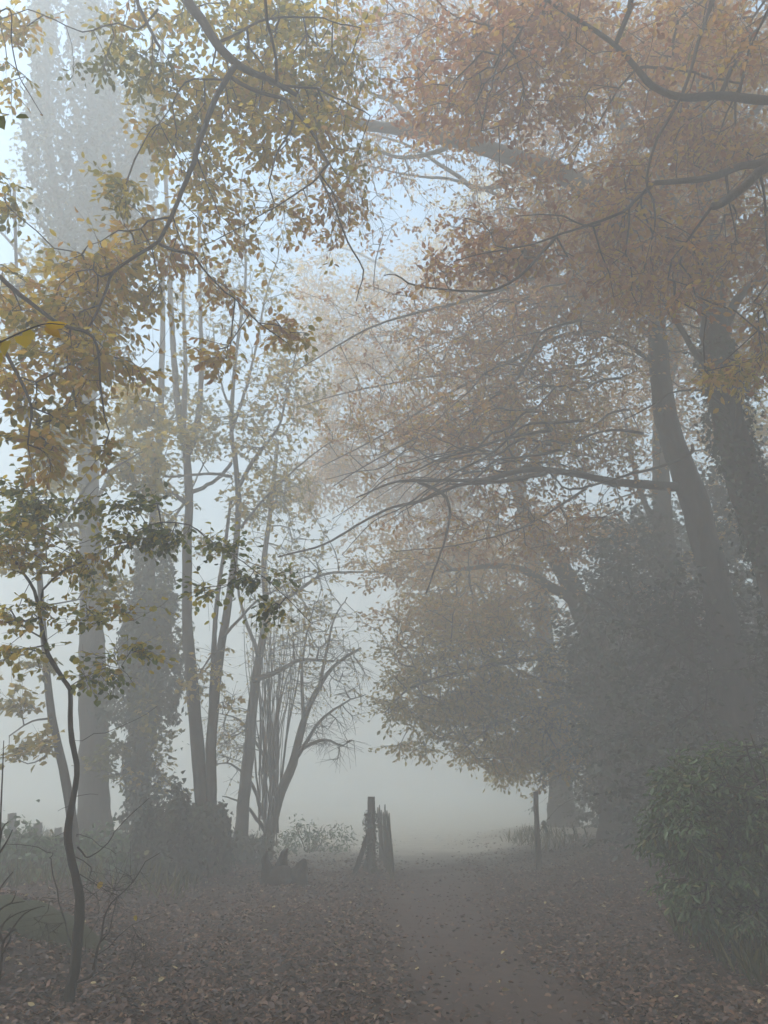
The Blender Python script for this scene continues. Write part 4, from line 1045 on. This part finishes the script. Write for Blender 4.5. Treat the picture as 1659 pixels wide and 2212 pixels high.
ivy_mound("bramble_bush", "low grey-green bramble thicket at the foot of the stout pale trunk", "bush", 200, 14.0, 1.5, .5, 2600, 202, .085, M_LAUREL, 'round')
ivy_mound("bramble_bush", "low bramble thicket at the left edge below the fence posts", "bush", 20, 13.0, 1.6, .62, 2800, 203, .085, M_LAUREL, 'round')
ivy_mound("bramble_bush", "pale weedy bush behind the hazel next to the opening of the lane", "bush", 668, 20, 1.0, .62, 900, 204, .10, M_LAUREL, 'long')
ivy_mound("bramble_bush", "small ivy clump at the foot of the leaning bare stem", "bush", 535, 16.5, .55, .42, 1200, 205, .09)

# mossy root mound by the slim tree
def moss_mound():
    b = gx(85, 8.0)
    v = []
    nx, ny = 34, 22
    rg = np.random.default_rng(7)
    for a in np.linspace(-1, 1, ny):
        for c in np.linspace(-1, 1, nx):
            r2 = c * c + a * a
            h = .23 * max(0, 1 - r2) ** .6 - .05
            x, y = b[0] + c * .75, b[1] + a * .38
            v.append((x, y, float(H(x, y)) + h + .014 * math.sin(c * 13 + a * 7) + rg.normal(0, .004)))
    i = np.arange(ny - 1)[:, None] * nx; j = np.arange(nx - 1)[None, :]
    f = np.stack((i + j, i + j + 1, i + j + 1 + nx, i + j + nx), -1).reshape(-1, 4)
    o = make_mesh("mossy_mound", v, f, M_MOSS, None, smooth=True, origin=b)
    tag(o, "low moss-covered mound in the leaf litter behind the slim crooked tree", "mound")
moss_mound()

# leafless shrub at the lower left edge
def edge_shrub():
    Y = 5.6; u = 5.9 / F
    b = gx(-8, Y)
    o = thing("leafless_shrub", "bare thin-stemmed shrub poking in from the lower left edge", "shrub", b)
    lines = [[(-8, 2150), (2, 2090), (6, 2040), (18, 2019), (51, 1975), (82, 1960), (97, 1958)], [(0, 2080), (-10, 2040), (2, 2001), (33, 1975), (77, 1961)], [(-12, 2100), (-25, 2000), (-10, 1940), (10, 1905), (28, 1884)],
             [(-25, 2000), (-30, 1900), (-5, 1850), (10, 1825), (20, 1808), (27, 1792)], [(-20, 1985), (0, 1965), (23, 1952), (54, 1947)], [(-14, 2010), (0, 1965), (25, 1950), (36, 1925)], [(8, 2038), (0, 2015), (8, 1995), (24, 1975)], [(-5, 1850), (5, 1790), (18, 1776)],
             [(4, 2060), (22, 2030), (20, 2016)], [(-25, 1990), (-6, 1900), (4, 1700), (8, 1600)]]
    for l in lines:
        v, q, t = tube(resample(px_path(l, Y, 2.6 * u, .8 * u), .05), 6, .05, np.random.default_rng(3))
        make_mesh("stem", v, [q, t], M_BARKDK, o, smooth=True)
edge_shrub()

# ------------------------------------------------------------------ fallen leaves and grass
def litter():   # thick on the verges, thin on the trodden strip
    rg = np.random.default_rng(300)
    n = 230000
    y = 4.2 + (26 - 4.2) * rg.uniform(0, 1, n) ** 1.9
    x = rg.uniform(-1, 1, n) * (0.62 * y + 1.2)
    dist = np.abs(x - path_mid(y))
    clump = .5 + .5 * np.sin(x * 2.3 + 1.7 * np.sin(y * 1.1)) * np.sin(y * 1.9 + x)
    pr = (.07 + .10 * clump) + (.78 + .10 * clump) * sstep((dist + .35 * (clump - .5) - .45) / .6)
    pr = pr * (1 - .93 * sstep((y - 14.5) / 5.5))      # thins out where the trees end
    keep = rg.uniform(0, 1, n) < pr
    x, y = x[keep], y[keep]; n = len(x)
    b = np.stack((x, y, H(x, y) + .014 + np.abs(rg.normal(0, .010, n))), -1)
    a = rg.uniform(0, 6.28, n)
    d = np.stack((np.cos(a), np.sin(a), rg.normal(.05, .28, n)), -1)
    nn = np.stack((rg.normal(0, .42, n), rg.normal(0, .42, n), np.ones(n)), -1)
    v, f, k = leaves(b, d, nn, .047 * rg.uniform(.5, 1.4, n) * (1 + .014 * y), 'beech')
    t = np.clip(rg.beta(1.25, 1.35, n) * .95 + np.where(rg.uniform(0, 1, n) < .03, .3, 0), 0, 1)
    o = make_mesh("fallen_leaves", v, f, M_LITTER, None, tint=np.repeat(t, k))
    tag(o, "brown fallen beech leaves covering the ground either side of the trodden path", "leaf litter", kind="stuff")
litter()

def grass():
    rg = np.random.default_rng(301)
    segs = []
    x1 = rg.uniform(3.0, 5.2, 1500); y1 = rg.uniform(7.0, 9.0, 1500)
    x2 = rg.uniform(-9, -2.8, 3800); y2 = rg.uniform(11, 21, 3800)
    x3 = rg.uniform(3.2, 4.4, 300); y3 = rg.uniform(17, 22, 300)
    x = np.concatenate((x1, x2, x3)); y = np.concatenate((y1, y2, y3)); n = len(x)
    b = np.stack((x, y, H(x, y) - .01), -1)
    d = np.stack((rg.normal(0, .4, n), rg.normal(0, .4, n), np.ones(n)), -1)
    v, f, k = leaves(b, d, rg.normal(0, 1, (n, 3)), rg.uniform(.10, .42, n), 'beech')
    v = v.reshape(n, 6, 3)
    mid = b[:, None, :] + (v - b[:, None, :]) * np.array((1, .45, .5, 1, .5, .45))[None, :, None]
    ax = unit(d)
    rel = v - b[:, None, :]
    along = np.sum(rel * ax[:, None, :], -1, keepdims=True) * ax[:, None, :]
    v = b[:, None, :] + along + (rel - along) * .16
    o = make_mesh("grass", v.reshape(-1, 3), f, M_GRASS, None, tint=np.repeat(np.clip(rg.normal(.5, .25, n), 0, 1), k))
    tag(o, "rough grass and weeds along both verges", "grass", kind="stuff")
grass()
